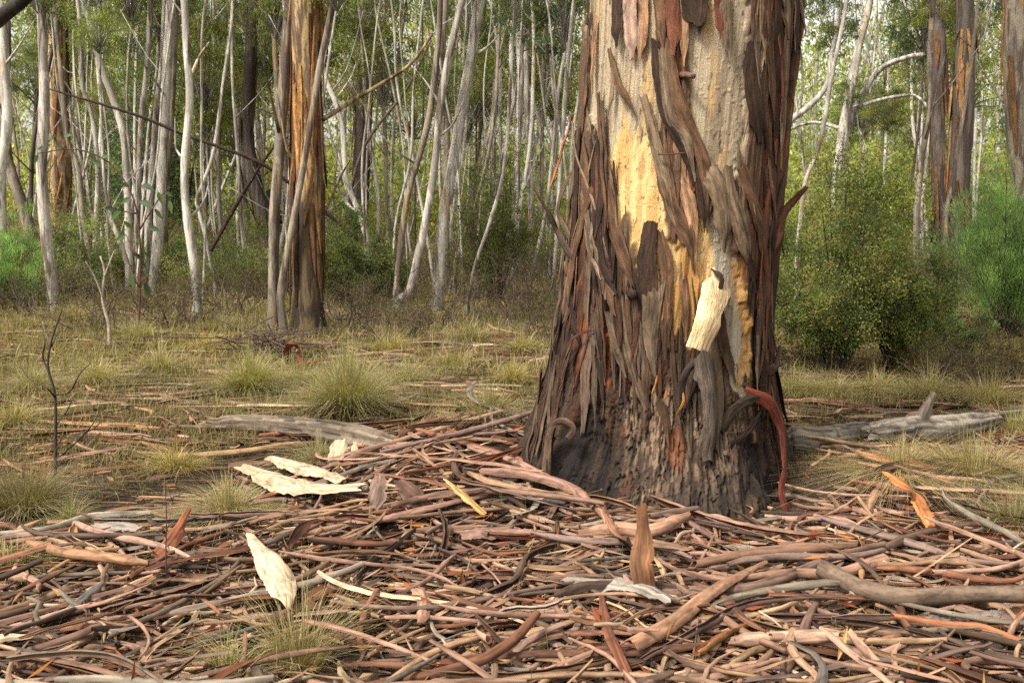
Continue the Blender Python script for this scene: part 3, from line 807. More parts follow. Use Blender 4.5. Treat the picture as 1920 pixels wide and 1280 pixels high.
tid = [0]
def gum(label, pts, w, mat, dist=None, top=10.5, crown=None, cs=1.0, limbs=(), group=None, strips=0, strip_cols=None, sides=11, name='gum_tree', flare=1.35, crown_at=None):
    """a tree traced along photo pixels from its foot upwards; depth from where its foot meets the ground unless given"""
    tid[0] += 1; sd_ = tid[0]
    if dist is None:
        g = on_ground(*pts[0]); Y = g[1]
    else: Y = dist
    P = np.array([at_y(x, y, Y) for x, y in pts])
    foot = P[0].copy(); g0 = float(gh(foot[0], foot[1]))
    if foot[2] > g0 + 0.05:
        P = np.vstack([[foot[0] + 0.05, Y, g0], P])
    P[0, 2] = min(P[0, 2], g0)
    base = np.array([P[0, 0], Y, g0])
    ntr = len(P)
    d = P[-1] - P[-2]; d = d / max(np.linalg.norm(d), 1e-6)
    while P[-1, 2] < top:
        d = unit(d * 0.8 + np.array([0, 0, 0.35]) + 0.12 * np.array([random.gauss(0, 1), random.gauss(0, 1), 0]))
        P = np.vstack([P, P[-1] + d * 1.2])
    P[0, 2] -= 0.12
    n = int(np.clip((P[-1, 2] - P[0, 2]) / 0.16, 12, 90))
    Q = catmull(P, n)
    hgt = Q[:, 2] - g0
    Q[:, 1] += 0.25 * (fbm(hgt * 0.35, sd_ * 3.3, 0, 2, 5) - 0.5) * smooth(0, 2, hgt)
    ztr = P[ntr - 1, 2] - g0
    slim = 0.88 if mat in ('pale_gum', 'white_gum') else 1.0
    rb, rt = slim * w[0] * Y / FPX / 2, slim * w[1] * Y / FPX / 2
    R = np.interp(hgt, [0, max(ztr, 0.5), max(top, ztr + 1)], [rb, rt, rt * 0.35])
    R = R * (1 + (flare - 1) * np.exp(-np.maximum(hgt, 0) / 0.22)) * (1 + 0.12 * (2 * fbm(hgt * 1.8, sd_, 0, 3, 6) - 1))
    t = thing(name, label, 'tree', base, group)
    V, F, S = tube(Q, R, sides, 0.12, sd_)
    hv = V[:, 2] - g0; sock = (1.7 if strips > 40 else 0.55) * 2 * vnoise(V[:, 0] * 9, V[:, 1] * 9, sd_ * 1.7, 8)
    dk = 1 - (0.75 if strips > 40 else 0.42) * smooth(0.12, -0.12, hv - sock)      # old dark bark kept round the foot
    a = Acc(); a.add(V, F, np.stack([dk, dk * 0.97, dk * 0.93], 1), S)
    link('trunk', a.mesh('trunk', origin=base), M[mat], t)
    if crown is not None and not group and tid[0] % 2:          # leafy shoots lower down the trunk
        for h_ in [random.uniform(3.8, 6.5)]:
            k = int(np.argmin(np.abs(hgt - h_))); q = Q[k] - base; lm, tm = CROWNS[random.randrange(6)]
            c = sub(lm, 'leafy_shoot', None, t, (q[0], q[1], q[2] - 0.3), random.uniform(0.26, 0.4), random.uniform(0, 6.28)); sub(tm, 'twigs', None, c)
    for _ in range(random.choice([1, 2, 3])):    # thin side branches, mostly bare
        hb = random.uniform(1.2, min(top * 0.8, 7)); k = int(np.argmin(np.abs(hgt - hb))); q = Q[k]
        an = random.uniform(0, 6.28); lb_ = random.uniform(0.5, 1.7); dv = np.array([math.cos(an), math.sin(an), random.uniform(0.3, 1.4)]); dv /= np.linalg.norm(dv)
        LQ = catmull(np.array([q, q + dv * lb_ * .5 + [0, 0, random.gauss(0, .1)], q + dv * lb_ + np.array([random.gauss(0, .15), 0, random.uniform(0, .4)])]), 7)
        V, F, S = tube(LQ, np.linspace(min(R[k] * .4, .03), .006, 7), 5, 0.1, sd_ + 9)
        a = Acc(); a.add(V, F, np.ones(3) * .85, S)
        link('branch', a.mesh('branch', origin=base), M[mat], t)
    for lp, lw in limbs:
        LP = np.array([at_y(x, y, Y + 0.4 * math.sin(i * 1.3)) for i, (x, y) in enumerate(lp)])
        LQ = catmull(LP, 18)
        V, F, S = tube(LQ, np.linspace(lw[0], lw[1], 18) * Y / FPX / 2, 7, 0.15, sd_ + 5)
        a = Acc(); a.add(V, F, np.ones(3), S)
        link('limb', a.mesh('limb', origin=base), M[mat], t)
    if crown is not None:
        top_p = Q[-1] - base
        at = top_p * 1.0; at[2] = (crown_at if crown_at else top_p[2] - 2.6 * cs)
        k = int(np.argmin(np.abs(hgt - at[2]))); at[:2] = (Q[k] - base)[:2]
        lm, tm = CROWNS[crown % len(CROWNS)]
        rz = random.uniform(0, 6.28)
        c = sub(lm, 'crown', None, t, at, cs * (0.8 if group else 0.5), rz); sub(tm, 'twigs', None, c)
    for i in range(strips):                       # bark peeling off in ribbons
        th = random.uniform(0, 2 * math.pi); h0 = random.uniform(0.25, min(ztr * 0.97, 7)); ln = random.uniform(0.5, 1.7)
        m_ = 10
        hh = np.linspace(min(h0 + ln, ztr), h0, m_)
        cx = np.interp(hh, hgt, Q[:, 0]); cy = np.interp(hh, hgt, Q[:, 1]); rr = np.interp(hh, hgt, R)
        tt = th + np.linspace(0, random.gauss(0, 0.35), m_)
        off = rr + 0.012 + np.linspace(0, random.uniform(0.0, 0.10), m_) ** 1.3
        PP = np.stack([cx + off * np.cos(tt), cy + off * np.sin(tt), hh + g0], 1)
        NN = np.stack([np.cos(tt), np.sin(tt), 0 * tt], 1)
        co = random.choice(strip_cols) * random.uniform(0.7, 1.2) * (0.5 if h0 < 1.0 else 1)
        V, F, C_, S = ribbon(PP, NN, random.uniform(0.04, 0.10) * np.interp(np.linspace(0, 1, m_), [0, .2, .7, 1], [.6, 1, .9, .3]), random.uniform(1.2, 2.6), 0.006, 5, co, co * np.array([1, .7, .5]), sd_ * 40 + i)
        a = Acc(); a.add(V, F, C_, S)
        link('bark_strip', a.mesh('bark_strip', origin=base), M['hanging_bark'], t)
    return t

SHG = [lin(140, 98, 64, K), lin(100, 66, 44, K), lin(186, 138, 82, K), lin(120, 88, 64, K), lin(126, 76, 46, K), lin(150, 110, 70, K)]
DKS = [lin(84, 66, 56, K), lin(70, 54, 46, K), lin(104, 82, 68, K)]
# --- trees that can be told apart, from one edge of the photograph to the other
gum('slender pale gum with grey patches beside the burnt hollow log', [(105, 588), (97, 520), (86, 440), (80, 330), (86, 200), (82, 100), (76, 0)], (25, 18), 'pale_gum', crown=0)
gum('kinked pale gum with smooth cream bark behind green ferny shrub', [(4, 505), (4, 400), (4, 320), (16, 235), (10, 140), (2, 40), (0, 0)], (20, 22), 'white_gum', 19, crown=1)
gum('brown barked gum leaning over the burnt log', [(62, 480), (50, 400), (30, 345), (16, 290), (10, 200), (14, 60)], (26, 14), 'brown_gum', 20, crown=3)
gum('thick gum with orange and brown shaggy bark ribbons', [(112, 430), (113, 330), (112, 250), (108, 100), (106, 0)], (40, 32), 'shaggy_gum', 26, top=14, crown=4, cs=1.4, strips=26, strip_cols=SHG)
gum('thin brown gum crossing in front of shaggy orange trunk', [(172, 500), (155, 400), (148, 320), (126, 262), (118, 180), (104, 60)], (12, 7), 'brown_gum', 19.5, crown=3, cs=0.8)
gum('thin pale gum with twin bends', [(184, 545), (182, 440), (186, 330), (176, 225), (155, 160), (150, 80), (143, 0)], (12, 8), 'pale_gum', 21, crown=1, cs=0.9)
gum('straight thin white gum with crossing neighbour', [(178, 500), (184, 330), (190, 220), (184, 110), (176, 0)], (11, 11), 'white_gum', 22, crown=5)
gum('white gum leaning sideways as it rises', [(244, 560), (240, 450), (236, 330), (231, 255), (212, 190), (188, 120), (170, 50), (156, 0)], (16, 12), 'white_gum', 20, crown=0)
gum('pale gum leaning across its neighbour low down', [(252, 540), (224, 450), (205, 405), (192, 320)], (13, 7), 'pale_gum', 19, top=7, crown=3, cs=0.7)
gum('slim grey gum rising close beside white trunk', [(258, 525), (258, 380), (262, 250), (276, 120), (282, 0)], (11, 11), 'pale_gum', 21.5, crown=2)
gum('sturdy pale gum in the middle of a close clump', [(288, 545), (297, 420), (303, 300), (312, 150), (320, 0)], (24, 18), 'white_gum', crown=4, cs=1.2)
gum('grey gum with dark side crossing a close clump', [(276, 540), (280, 380), (290, 230), (305, 120), (310, 0)], (17, 10), 'pale_gum', 22, crown=5)
gum('brownish gum at the edge of a close clump', [(305, 545), (308, 400), (318, 250), (326, 100), (328, 0)], (14, 12), 'brown_gum', 23, crown=1)
gum('white gum with flared brown foot among fallen sticks', [(371, 596), (365, 500), (352, 400), (347, 310), (356, 190), (350, 90), (345, 0)], (20, 14), 'white_gum', crown=2, limbs=[([(352, 160), (372, 110), (392, 80)], (8, 4))])
gum('very thin grey gum bending away at mid height', [(403, 535), (392, 470), (376, 400), (372, 370), (398, 300), (412, 220), (432, 60), (436, 0)], (9, 7), 'pale_gum', 20, crown=3)
gum('thin pale gum with brown foot behind fallen branch', [(418, 480), (410, 380), (410, 260), (425, 130), (438, 0)], (9, 9), 'pale_gum', 25, crown=0)
gum('white forked stump of a gum on the straw grass', [(458, 440), (453, 400), (455, 340), (460, 270), (468, 160)], (20, 8), 'white_gum', 30, top=8, crown=None)
gum('dark stringy gum with loose bark and black foot', [(500, 460), (490, 390), (474, 330), (462, 250), (468, 150), (474, 0)], (28, 20), 'dark_gum', 24, crown=5, strips=16, strip_cols=DKS)
gum('grey brown gum just beside the shaggy striped trunk', [(512, 622), (513, 520), (517, 400), (526, 260), (536, 130), (546, 0)], (20, 20), 'brown_gum', crown=1, top=9)
gum('shaggy gum with yellow streaks and a dark peeling foot', [(578, 628), (576, 500), (575, 350), (572, 180), (574, 0)], (58, 52), 'shaggy_gum', top=13, crown=4, cs=1.5, strips=44, strip_cols=SHG,
    limbs=[([(606, 224), (660, 190), (710, 160), (770, 120), (812, 62)], (9, 5)), ([(600, 450), (610, 400), (640, 330), (656, 300)], (5, 3))])
gum('grey leaning gum crossing in front of the shaggy trunk', [(526, 560), (535, 490), (548, 425), (572, 300), (600, 125), (628, -10)], (13, 12), 'brown_gum', 13.6, top=8, crown=0)
gum('curving pale gum with a swan neck bend', [(686, 515), (690, 455), (672, 395), (650, 335), (643, 250), (630, 195), (606, 138), (590, 60)], (13, 11), 'white_gum', 19, crown=3, limbs=[([(672, 400), (650, 380), (634, 350), (640, 322)], (7, 4))])
gum('tall dark brown gum with ragged bark and broken knot', [(672, 420), (676, 320), (682, 200), (690, 60), (696, 0)], (34, 28), 'dark_gum', 27, top=13, crown=2, cs=1.3, strips=18, strip_cols=DKS)
gum('thin pale gum standing alone beside dark ragged trunk', [(727, 440), (722, 330), (718, 220), (716, 100), (722, 0)], (8, 6), 'pale_gum', 24, crown=5)
gum('thin grey sapling gum with yellow leaves above', [(735, 470), (735, 300), (742, 200), (752, 80), (762, 0)], (7, 5), 'pale_gum', 26, crown=2)
gum('grey bent gum with a dark knobbly lower trunk', [(740, 580), (750, 470), (764, 370), (790, 280), (806, 210), (818, 120), (826, 0)], (13, 11), 'brown_gum', 17.5, crown=1)
gum('pale gum with yellow patch arching from a kinked foot', [(746, 566), (768, 545), (788, 460), (806, 370), (816, 300), (828, 180), (848, 80), (866, 0)], (18, 15), 'pale_gum', 17, crown=4)
gum('bright white gum leaning as it rises, ochre foot', [(820, 582), (824, 500), (830, 415), (846, 320), (866, 200), (884, 100), (902, -10)], (24, 20), 'white_gum', crown=0, cs=1.2)
gum('brown streaked gum behind the bright white trunk', [(838, 500), (836, 380), (838, 240), (828, 110), (834, 0)], (12, 14), 'brown_gum', 21, crown=2)
gum('thin brown gum leaning through the twiggy thicket', [(852, 520), (868, 450), (892, 380), (914, 300), (928, 200), (936, 60)], (8, 6), 'brown_gum', 19, crown=3)
gum('thin grey gum with a double bend near the big tree', [(876, 575), (890, 500), (914, 430), (938, 350), (950, 270), (958, 140), (966, 0)], (8, 7), 'pale_gum', 16.5, crown=5, cs=0.8)
gum('pale streaked gum in a far clump beside the big tree', [(968, 400), (970, 280), (976, 150), (970, 0)], (17, 14), 'pale_gum', 27, crown=0)
gum('slightly pink gum in a far clump beside the big tree', [(996, 410), (992, 280), (986, 140), (988, 0)], (13, 11), 'pale_gum', 28, crown=4)
gum('white thin gum close beside the big trunk', [(1036, 560), (1044, 440), (1050, 330), (1058, 200), (1070, 60)], (9, 8), 'white_gum', 20, crown=1)
gum('slim gum with pale bark between two clumps', [(930, 420), (926, 300), (930, 150), (940, 0)], (10, 8), 'pale_gum', 30, crown=2)
gum('slim gum with brown bark between two clumps', [(1014, 430), (1016, 300), (1020, 120), (1022, 0)], (8, 8), 'brown_gum', 29, crown=5)
gum('forked gum with long bare grey limbs over the shrubs', [(1566, 420), (1570, 340), (1580, 250), (1594, 165), (1612, 80), (1632, 0)], (30, 15), 'pale_gum', 22, crown=2, cs=1.2,
    limbs=[([(1578, 270), (1606, 200), (1648, 132), (1700, 108), (1742, 101), (1780, 90)], (17, 5)), ([(1590, 210), (1640, 190), (1706, 178), (1730, 190), (1748, 216)], (9, 4)),
           ([(1574, 240), (1530, 230), (1500, 235), (1478, 245)], (8, 4)), ([(1575, 290), (1600, 220), (1590, 150)], (6, 3))])
gum('crooked white gum limb reaching out behind the big trunk', [(1440, 470), (1452, 330), (1474, 240), (1520, 198), (1552, 160), (1562, 100)], (16, 12), 'white_gum', 20, top=7, crown=3, cs=0.9)
gum('slender bare gum leaning beside the big trunk', [(1494, 480), (1506, 350), (1528, 292), (1544, 228), (1556, 150), (1580, 30)], (11, 8), 'pale_gum', 16, crown=1, cs=0.9)
gum('straight slim tan gum rising out of the shrubs', [(1718, 450), (1720, 380), (1728, 290), (1741, 215), (1746, 90), (1753, 0)], (12, 9), 'brown_gum', 17, crown=5)
gum('red brown shaggy gum with torn bark, the thinner of two', [(1764, 470), (1763, 380), (1760, 290), (1759, 190), (1762, 60)], (30, 22), 'dark_gum', 21, top=11, crown=4, cs=1.2, strips=20, strip_cols=SHG)
gum('red brown shaggy gum with torn bark, the stouter of two', [(1800, 470), (1798, 380), (1803, 290), (1807, 190), (1810, 60)], (42, 34), 'dark_gum', 20, top=12, crown=2, cs=1.4, strips=26, strip_cols=SHG)
gum('thin yellow green gum pole leaning against shaggy trunks', [(1774, 420), (1784, 360), (1797, 295), (1812, 200), (1822, 120)], (9, 7), 'brown_gum', 17.5, top=7, crown=None)
gum('stout tan gum behind the feathery green shrub', [(1928, 430), (1924, 330), (1914, 200), (1906, 90), (1900, -20)], (62, 52), 'brown_gum', 14.5, top=12, crown=0, cs=1.5, strips=5, strip_cols=SHG)
gum('short pale snag among leaves behind the dense shrub', [(1660, 430), (1658, 340), (1660, 280)], (8, 6), 'white_gum', 24, top=5.4, crown=3, cs=0.7)
# --- the many slim trees farther in
GRP = 'slim trees deep in the woodland'
kinds = ['pale_gum', 'pale_gum', 'white_gum', 'brown_gum', 'pale_gum', 'dark_gum']
LBL = {'pale_gum': 'slim patchy grey gum deep in the woodland', 'white_gum': 'slim white gum deep in the woodland', 'brown_gum': 'slim brown gum deep in the woodland', 'dark_gum': 'slim dark stringy gum deep in the woodland'}
k = 0
while k < 178:
    Y = random.uniform(21, 44) if k < 130 else random.uniform(18, 29); X = random.uniform(-0.53, 0.53) * Y
    u = 960 + FPX * X / Y
    if 1085 < u < 1440: continue
    if u > 1440 and (k >= 130 or random.random() < 0.6): continue
    k += 1
    mt = random.choice(kinds) if k < 131 else random.choice(['white_gum', 'pale_gum']); v0 = project(np.array([X, Y, float(gh(X, Y))]))[1]
    ww = (random.uniform(0.05, 0.14) if k < 131 else random.uniform(0.04, 0.085)) * FPX / Y
    pts = [(u, v0)]; xx = u; lean = random.gauss(0, 0.10)
    for j in range(4):
        xx += (lean + random.gauss(0, 0.07)) * 130; pts.append((xx, v0 - 130 * (j + 1)))
    hi = random.uniform(5.5, 12)
    nc_ = k % 3 == 0 or k >= 131
    how = ('bare topped ' if nc_ else 'leafy ') + ('leaning ' if abs(lean) > 0.09 else 'upright ') + ('thin ' if ww * Y / FPX < 0.10 else ('stout ' if ww * Y / FPX > 0.14 else 'slim ')) + LBL[mt].replace('slim ', '')
    if Y > 34: how = how.replace('deep in the woodland', 'far back in the woodland')
    elif Y < 26: how = how.replace('deep in the woodland', 'at the edge of the woodland')
    gum(how, pts, (ww, ww * 0.75), mt, Y, top=hi, crown=random.randrange(6) if k % 3 and k < 131 else None, cs=random.uniform(0.7, 1.2), group=GRP, sides=8, crown_at=hi * random.uniform(0.45, 0.7))
# crown of the big tree, far above the frame
for i, (x, y, z, s) in enumerate([(0.3, 6.6, 9.2, 1.9), (1.9, 6.4, 9.6, 1.8), (1.0, 7.4, 10.6, 2.0)]):
    P = catmull(np.array([[trunk_cr(8.0)[0], TY, 8.0], [(x + TX) / 2, (y + TY) / 2, 8.9], [x, y, z + 1.0]]), 12)
    V, F, S = tube(P, np.linspace(0.24, 0.08, 12), 9, 0.15, 60 + i); a = Acc(); a.add(V, F, c_pale, S)
    lb = link('limb', a.mesh('limb', origin=BT0), M['rough_branch'], big)
    lm, tm = CROWNS[i]; c = sub(lm, 'crown', None, big, (x - TX, y - TY, z), s, i); sub(tm, 'twigs', None, c)

# --- far woodland: read as one mass
acc = Acc(); acct = Acc()
N_CL = 4200
Yc = np.where(np.arange(N_CL) < 3000, rng.uniform(44, 85, N_CL), rng.uniform(36, 52, N_CL)); Xc = rng.uniform(-0.62, 0.62, N_CL) * Yc
gz = gh(Xc, Yc)
Hmax = 9 + 13 * fbm(Xc * 0.09, Yc * 0.05, 0, 3, 91)
Uc = 960 + FPX * Xc / Yc
Hmax = Hmax * np.where((Uc > 1440) & (Uc < 1720), 0.62, 1.0)
Zc = gz + np.where(np.arange(N_CL) < 3000, Hmax * rng.random(N_CL) ** 0.85, 3.2 * rng.random(N_CL) ** 1.3)
cl = 42
pal = np.array([OLIVE * 1.4, YGREEN * 1.4, YGREEN * 1.6, OLIVE * 1.7, BLUEG * 1.5, WARM * 1.3])
cc = pal[rng.integers(len(pal), size=N_CL)] * rng.uniform(0.75, 1.25, (N_CL, 1))
Pp = np.repeat(np.stack([Xc, Yc, Zc], 1), cl, 0) + rng.normal(size=(N_CL * cl, 3)) * np.array([0.75, 0.75, 0.55])
Dd = rng.normal(size=Pp.shape) * 0.8 + np.array([0, 0, -0.6])
acc.add(*leaf_quads(Pp, Dd, rng.uniform(0.2, 0.42, len(Pp)), rng.uniform(0.07, 0.14, len(Pp)), np.repeat(cc, cl, 0), 0.2, 0.15))
far = link('far_woodland', acc.mesh('far_woodland', False), M['leaf'])
tag(far, 'hazy green mass of far woodland behind the trees', 'woodland', kind='stuff')
for i in range(130):
    Y = random.uniform(44, 80); X = random.uniform(-0.6, 0.6) * Y; g = float(gh(X, Y)); h = random.uniform(6, 15)
    P = catmull(np.array([[X, Y, g - 0.2], [X + random.gauss(0, .4), Y, g + h * 0.5], [X + random.gauss(0, .9), Y, g + h]]), 9)
    V, F, S = tube(P, np.linspace(random.uniform(.08, .2), .05, 9), 6, 0.1, i)
    acct.add(V, F, np.ones(3) * random.uniform(0.6, 1.1), S)
o = link('far_trunks', acct.mesh('far_trunks'), M['pale_gum'], far); o['kind'] = 'stuff'

# ------------------------------------------------------------------ shrubs
def shrub(label, px, py, rx, h, nstem, nleaf, L, W, cols, name='shrub', Y=None, mode='bush', stemcol=lin(60, 46, 38), group=None, base_frac=0.12, rs=0.011):
    """stems fan out from the foot; small leaves gather round their outer ends in an uneven crown"""
    tid[0] += 1
    r = np.random.default_rng(500 + tid[0])
    b = on_ground(px, py) if Y is None else np.array([at_y(px, py, Y)[0], Y, 0.0])
    b = np.array([b[0], b[1], float(gh(b[0], b[1]))])
    t = thing(name, label, 'shrub', b, group)
    sa, la = Acc(), Acc()
    tips = []
    for k in range(nstem):
        a = r.uniform(0, 2 * math.pi); q = math.sqrt(r.random())
        e = np.array([math.cos(a) * rx * q, math.sin(a) * rx * q, h * (1 - 0.55 * q ** 2) * r.uniform(0.6, 1.12)])
        m1 = e * np.array([0.35, 0.35, 0.45]) + r.normal(size=3) * 0.06 * rx
        foot = np.array([math.cos(a), math.sin(a), 0]) * 0.05
        P = catmull(np.array([foot - [0, 0, 0.05], m1, e]), 9)
        if name == 'wiry_shrub':                 # crooked, forking every way
            foot = np.array([math.cos(a), math.sin(a), 0]) * rx * 0.55 * r.random() + [0, 0, -0.05]
            pts_ = [foot]; dv = np.array([math.cos(a) * 0.5, math.sin(a) * 0.5, 0.9])
            for _ in range(5):
                dv = unit(dv + r.normal(size=3) * 0.55 + np.array([0, 0, 0.05])); pts_.append(pts_[-1] + dv * h * 0.26 * r.uniform(0.5, 1.3))
            P = catmull(np.array(pts_), 9)
        V, F, S = tube(P, np.linspace(rs, rs * 0.25, 9) * r.uniform(0.6, 1.4), 5, 0, k, False); sa.add(V, F, np.asarray(stemcol) * r.uniform(0.6, 1.3), S)
        tips.append(P)
        for j in range(5 if name == 'wiry_shrub' else 3):
            s0 = P[r.integers(3, 9)]; ee = s0 + r.normal(size=3) * rx * 0.2 + np.array([0, 0, 0.1 * h])
            P2 = catmull(np.array([s0, (s0 + ee) / 2 + r.normal(size=3) * 0.03, ee]), 5)
            V, F, S = tube(P2, np.linspace(rs * 0.4, rs * 0.15, 5), 3, 0, k, False); sa.add(V, F, np.asarray(stemcol) * r.uniform(0.6, 1.3), S)
            tips.append(P2)
    if nleaf:
        nc = max(40, nleaf // 60)
        ci = r.integers(len(tips), size=nc)
        cen = np.array([tips[i][r.integers(len(tips[i]) // 2, len(tips[i]))] for i in ci]) + r.normal(size=(nc, 3)) * rx * 0.10
        cen = cen[cen[:, 2] > base_frac * h]
        which = r.integers(len(cen), size=nleaf)
        csz = rx * r.uniform(0.035, 0.10, len(cen))
        ccol = np.array(cols)[r.integers(len(cols), size=len(cen))] * r.uniform(0.5, 1.55, (len(cen), 1))
        P = cen[which] + r.normal(size=(nleaf, 3)) * csz[which][:, None]
        if mode == 'needle': D = unit(P * np.array([1, 1, 0.3])) * 0.6 + np.array([0, 0, 0.9]) + r.normal(size=P.shape) * 0.28
        else: D = r.normal(size=P.shape) + np.array([0, 0, 0.3])
        la.add(*leaf_quads(P, D, L * r.uniform(0.6, 1.3, nleaf), W * r.uniform(0.7, 1.3, nleaf), ccol[which], 0.2, 0.2))
        f = link('foliage', la.mesh('foliage', False), M['leaf'], t)
    link('stems', sa.mesh('stems'), M['twig'], t)
    return t
SH1 = [np.array([0.15, 0.18, 0.05]), np.array([0.11, 0.145, 0.045]), np.array([0.21, 0.22, 0.06]), np.array([0.26, 0.21, 0.07])]
shrub('dense olive green shrub with tiny leaves and dark stems', 1560, 700, 0.85, 1.9, 54, 60000, 0.030, 0.015, SH1, rs=0.013, base_frac=0.16)
shrub('dark green rounded shrub between olive and feathery shrubs', 1680, 690, 0.62, 1.4, 44, 36000, 0.030, 0.015, SH1[:3], rs=0.012, base_frac=0.16)
FE = [np.array([0.22, 0.33, 0.12]), np.array([0.17, 0.26, 0.10]), np.array([0.29, 0.40, 0.15])]
shrub('bright green feathery shrub with soft upright needles', 1885, 640, 0.95, 2.15, 40, 52000, 0.085, 0.0055, FE, mode='needle', rs=0.014)
shrub('small bright green bush under the feathery shrub', 1800, 680, 0.35, 0.62, 18, 7000, 0.03, 0.012, [FE[0], FE[2], SH1[0]])
shrub('green ferny shrub beside the kinked pale gum', 16, 520, 0.8, 1.35, 20, 15000, 0.11, 0.007, FE, mode='needle', Y=17.5)
shrub('green leafy shrub behind the shaggy trunk', 650, 520, 0.9, 1.7, 26, 15000, 0.05, 0.02, [DGREEN, OLIVE * 0.8, np.array([0.06, 0.10, 0.03])], Y=18)
shrub('green leafy shrub behind the arching gum', 730, 540, 0.7, 1.1, 22, 9000, 0.05, 0.02, [DGREEN, OLIVE, np.array([0.06, 0.10, 0.03])], Y=18.5)
shrub('tall dark olive shrub beside the big trunk', 930, 560, 1.05, 3.0, 40, 22000, 0.05, 0.014, [OLIVE * 0.75, DGREEN, np.array([0.09, 0.085, 0.035])], Y=18.5)
shrub('bluish green wattle shrub deep among pale trunks', 290, 470, 2.6, 5.2, 40, 26000, 0.12, 0.035, [BLUEG, BLUEG * 1.2, BLUEG * 0.8], Y=31)
shrub('low green shrub at the foot of the shaggy orange gum', 120, 500, 1.0, 1.3, 26, 12000, 0.06, 0.02, [np.array([0.07, 0.11, 0.03]), OLIVE], Y=21)
shrub('low green shrub behind the close clump of gums', 215, 500, 0.9, 1.0, 24, 9000, 0.06, 0.02, [np.array([0.07, 0.11, 0.03]), OLIVE], Y=22)
shrub('low green shrub behind the flared white gum', 330, 470, 0.8, 1.1, 24, 8000, 0.06, 0.02, [DGREEN, OLIVE], Y=25)
shrub('yellow green shrub behind the forked gum', 1620, 470, 1.6, 2.6, 34, 16000, 0.09, 0.028, [YGREEN, OLIVE], Y=21)
shrub('yellow green shrub between the big trunk and olive shrub', 1490, 540, 1.0, 2.2, 30, 14000, 0.06, 0.02, [OLIVE, YGREEN], Y=17)
WIRY = ['beside the red stemmed sapling', 'in front of the flared white gum', 'between the flared white gum and grey brown gum', 'behind the grey brown gum', 'beside the shaggy gum with the dark foot', 'in front of the bent grey gum', 'at the foot of the bright white gum',
        'beside the big trunk in the grass', 'behind the big trunk shoulder', 'under the tall dark olive shrub', 'in front of the charred log', 'below the close clump of gums', 'behind the leaning grey gum', 'below the feathery green shrub', 'under the dark rounded shrub', 'low against the big trunk in the straw grass', 'between the shaggy gum and arching gum', 'between the big trunk and olive shrub']
for i, (px, py, rx, h) in enumerate([(180, 620, .9, .95), (330, 610, .9, .8), (420, 600, 1.0, .95), (470, 560, .8, 1.0), (660, 610, .9, .8), (740, 640, .9, .7), (820, 620, .9, .85), (960, 600, .9, 1.1), (1000, 580, .8, 1.2), (880, 560, .9, 1.4),
                                     (60, 590, .9, .8), (270, 590, .8, .7), (560, 560, .8, .9), (1780, 720, .6, .45), (1860, 700, .7, .6), (1010, 640, .6, .6), (700, 590, .8, .7), (1500, 690, .35, .4)]):
    shrub('wiry brown shrub with sparse tiny leaves ' + WIRY[i], px, py, rx, h, 34, 1500, 0.03, 0.012, [np.array([0.09, 0.09, 0.03]), np.array([0.13, 0.11, 0.04])], name='wiry_shrub', stemcol=lin(84, 66, 54), group='wiry shrubs under the gums', rs=0.0085)

UND = {0: 'brown twiggy brush', 1: 'olive leafy brush', 2: 'dull green leafy brush'}
k = 0
while k < 24:
    Y = random.uniform(17.5, 32); X = random.uniform(-0.53, 0.53) * Y; u = 960 + FPX * X / Y
    if 1060 < u < 1470 or (u > 1470 and random.random() < .5): continue
    k += 1; q = random.choice([0, 0, 1, 1, 2]); hh = random.uniform(0.9, 2.1)
    shrub(f"{'tall' if hh > 1.6 else ('low' if hh < 1.2 else 'waist high')} {UND[q]} {'close behind the first gums' if Y < 22 else ('among the middle gums' if Y < 27 else 'far among the gums')}", u, 500, random.uniform(.8, 1.5), hh, 30, (1800, 6500, 7000)[q], 0.055, 0.02,
          [[np.array([.15, .13, .06]), np.array([.2, .16, .075])], [OLIVE * 1.3, np.array([.18, .17, .065])], [np.array([.11, .15, .06]), OLIVE * 1.2]][q], name='wiry_shrub', Y=Y, stemcol=lin(98, 78, 64), group='brush under the gums', rs=0.009)

# ------------------------------------------------------------------ fallen poles and logs
def pole(label, pts, w, Y, name, cat, col, mat='rough_branch', sides=8, rough=0.15, n=40):
    P = np.array([at_y(x, y, yy) for (x, y), yy in zip(pts, Y)])
    Q = catmull(P, n); V, F, S = tube(Q, np.interp(np.linspace(0, 1, n), np.linspace(0, 1, len(w)), w) * np.mean(Y) / FPX / 2, sides, rough, len(bpy.data.objects) % 83)
    a = Acc(); a.add(V, F, col, S)
    return tag(link(name, a.mesh(name, origin=Q[0]), M[mat], None, Q[0]), label, cat)
gp = on_ground(726, 500)
pole('long thin dead pole fallen slantwise through the pale gums', [(726, 500), (675, 452), (620, 405), (545, 345), (480, 302), (350, 254), (250, 214), (92, 167)], (7, 8, 7, 7, 6, 6, 5, 3), [19.5, 19.5, 19.3, 19, 18.7, 18.3, 18, 17.6], 'dead_pole', 'dead pole', lin(74, 60, 52))
pole('thin dark dead branch slanting beside the grey brown gum', [(395, 470), (450, 372), (510, 280), (540, 257)], (8, 8, 6, 4), [19, 19, 18.8, 18.6], 'dead_branch', 'branch', lin(62, 48, 42))
pole('thin grey dead branch slanting among the leaves', [(640, 440), (680, 282), (762, 168), (806, 80)], (7, 6, 5, 3), [20, 20, 20, 20], 'dead_branch', 'branch', lin(92, 78, 68))
pole('black charred log lying behind the slender pale gum', [(-40, 545), (60, 535), (140, 545), (250, 555)], (30, 34, 30, 22), [19, 19, 19, 19.2], 'charred_log', 'log', lin(58, 48, 42), 'weathered_wood', 11, 0.25)
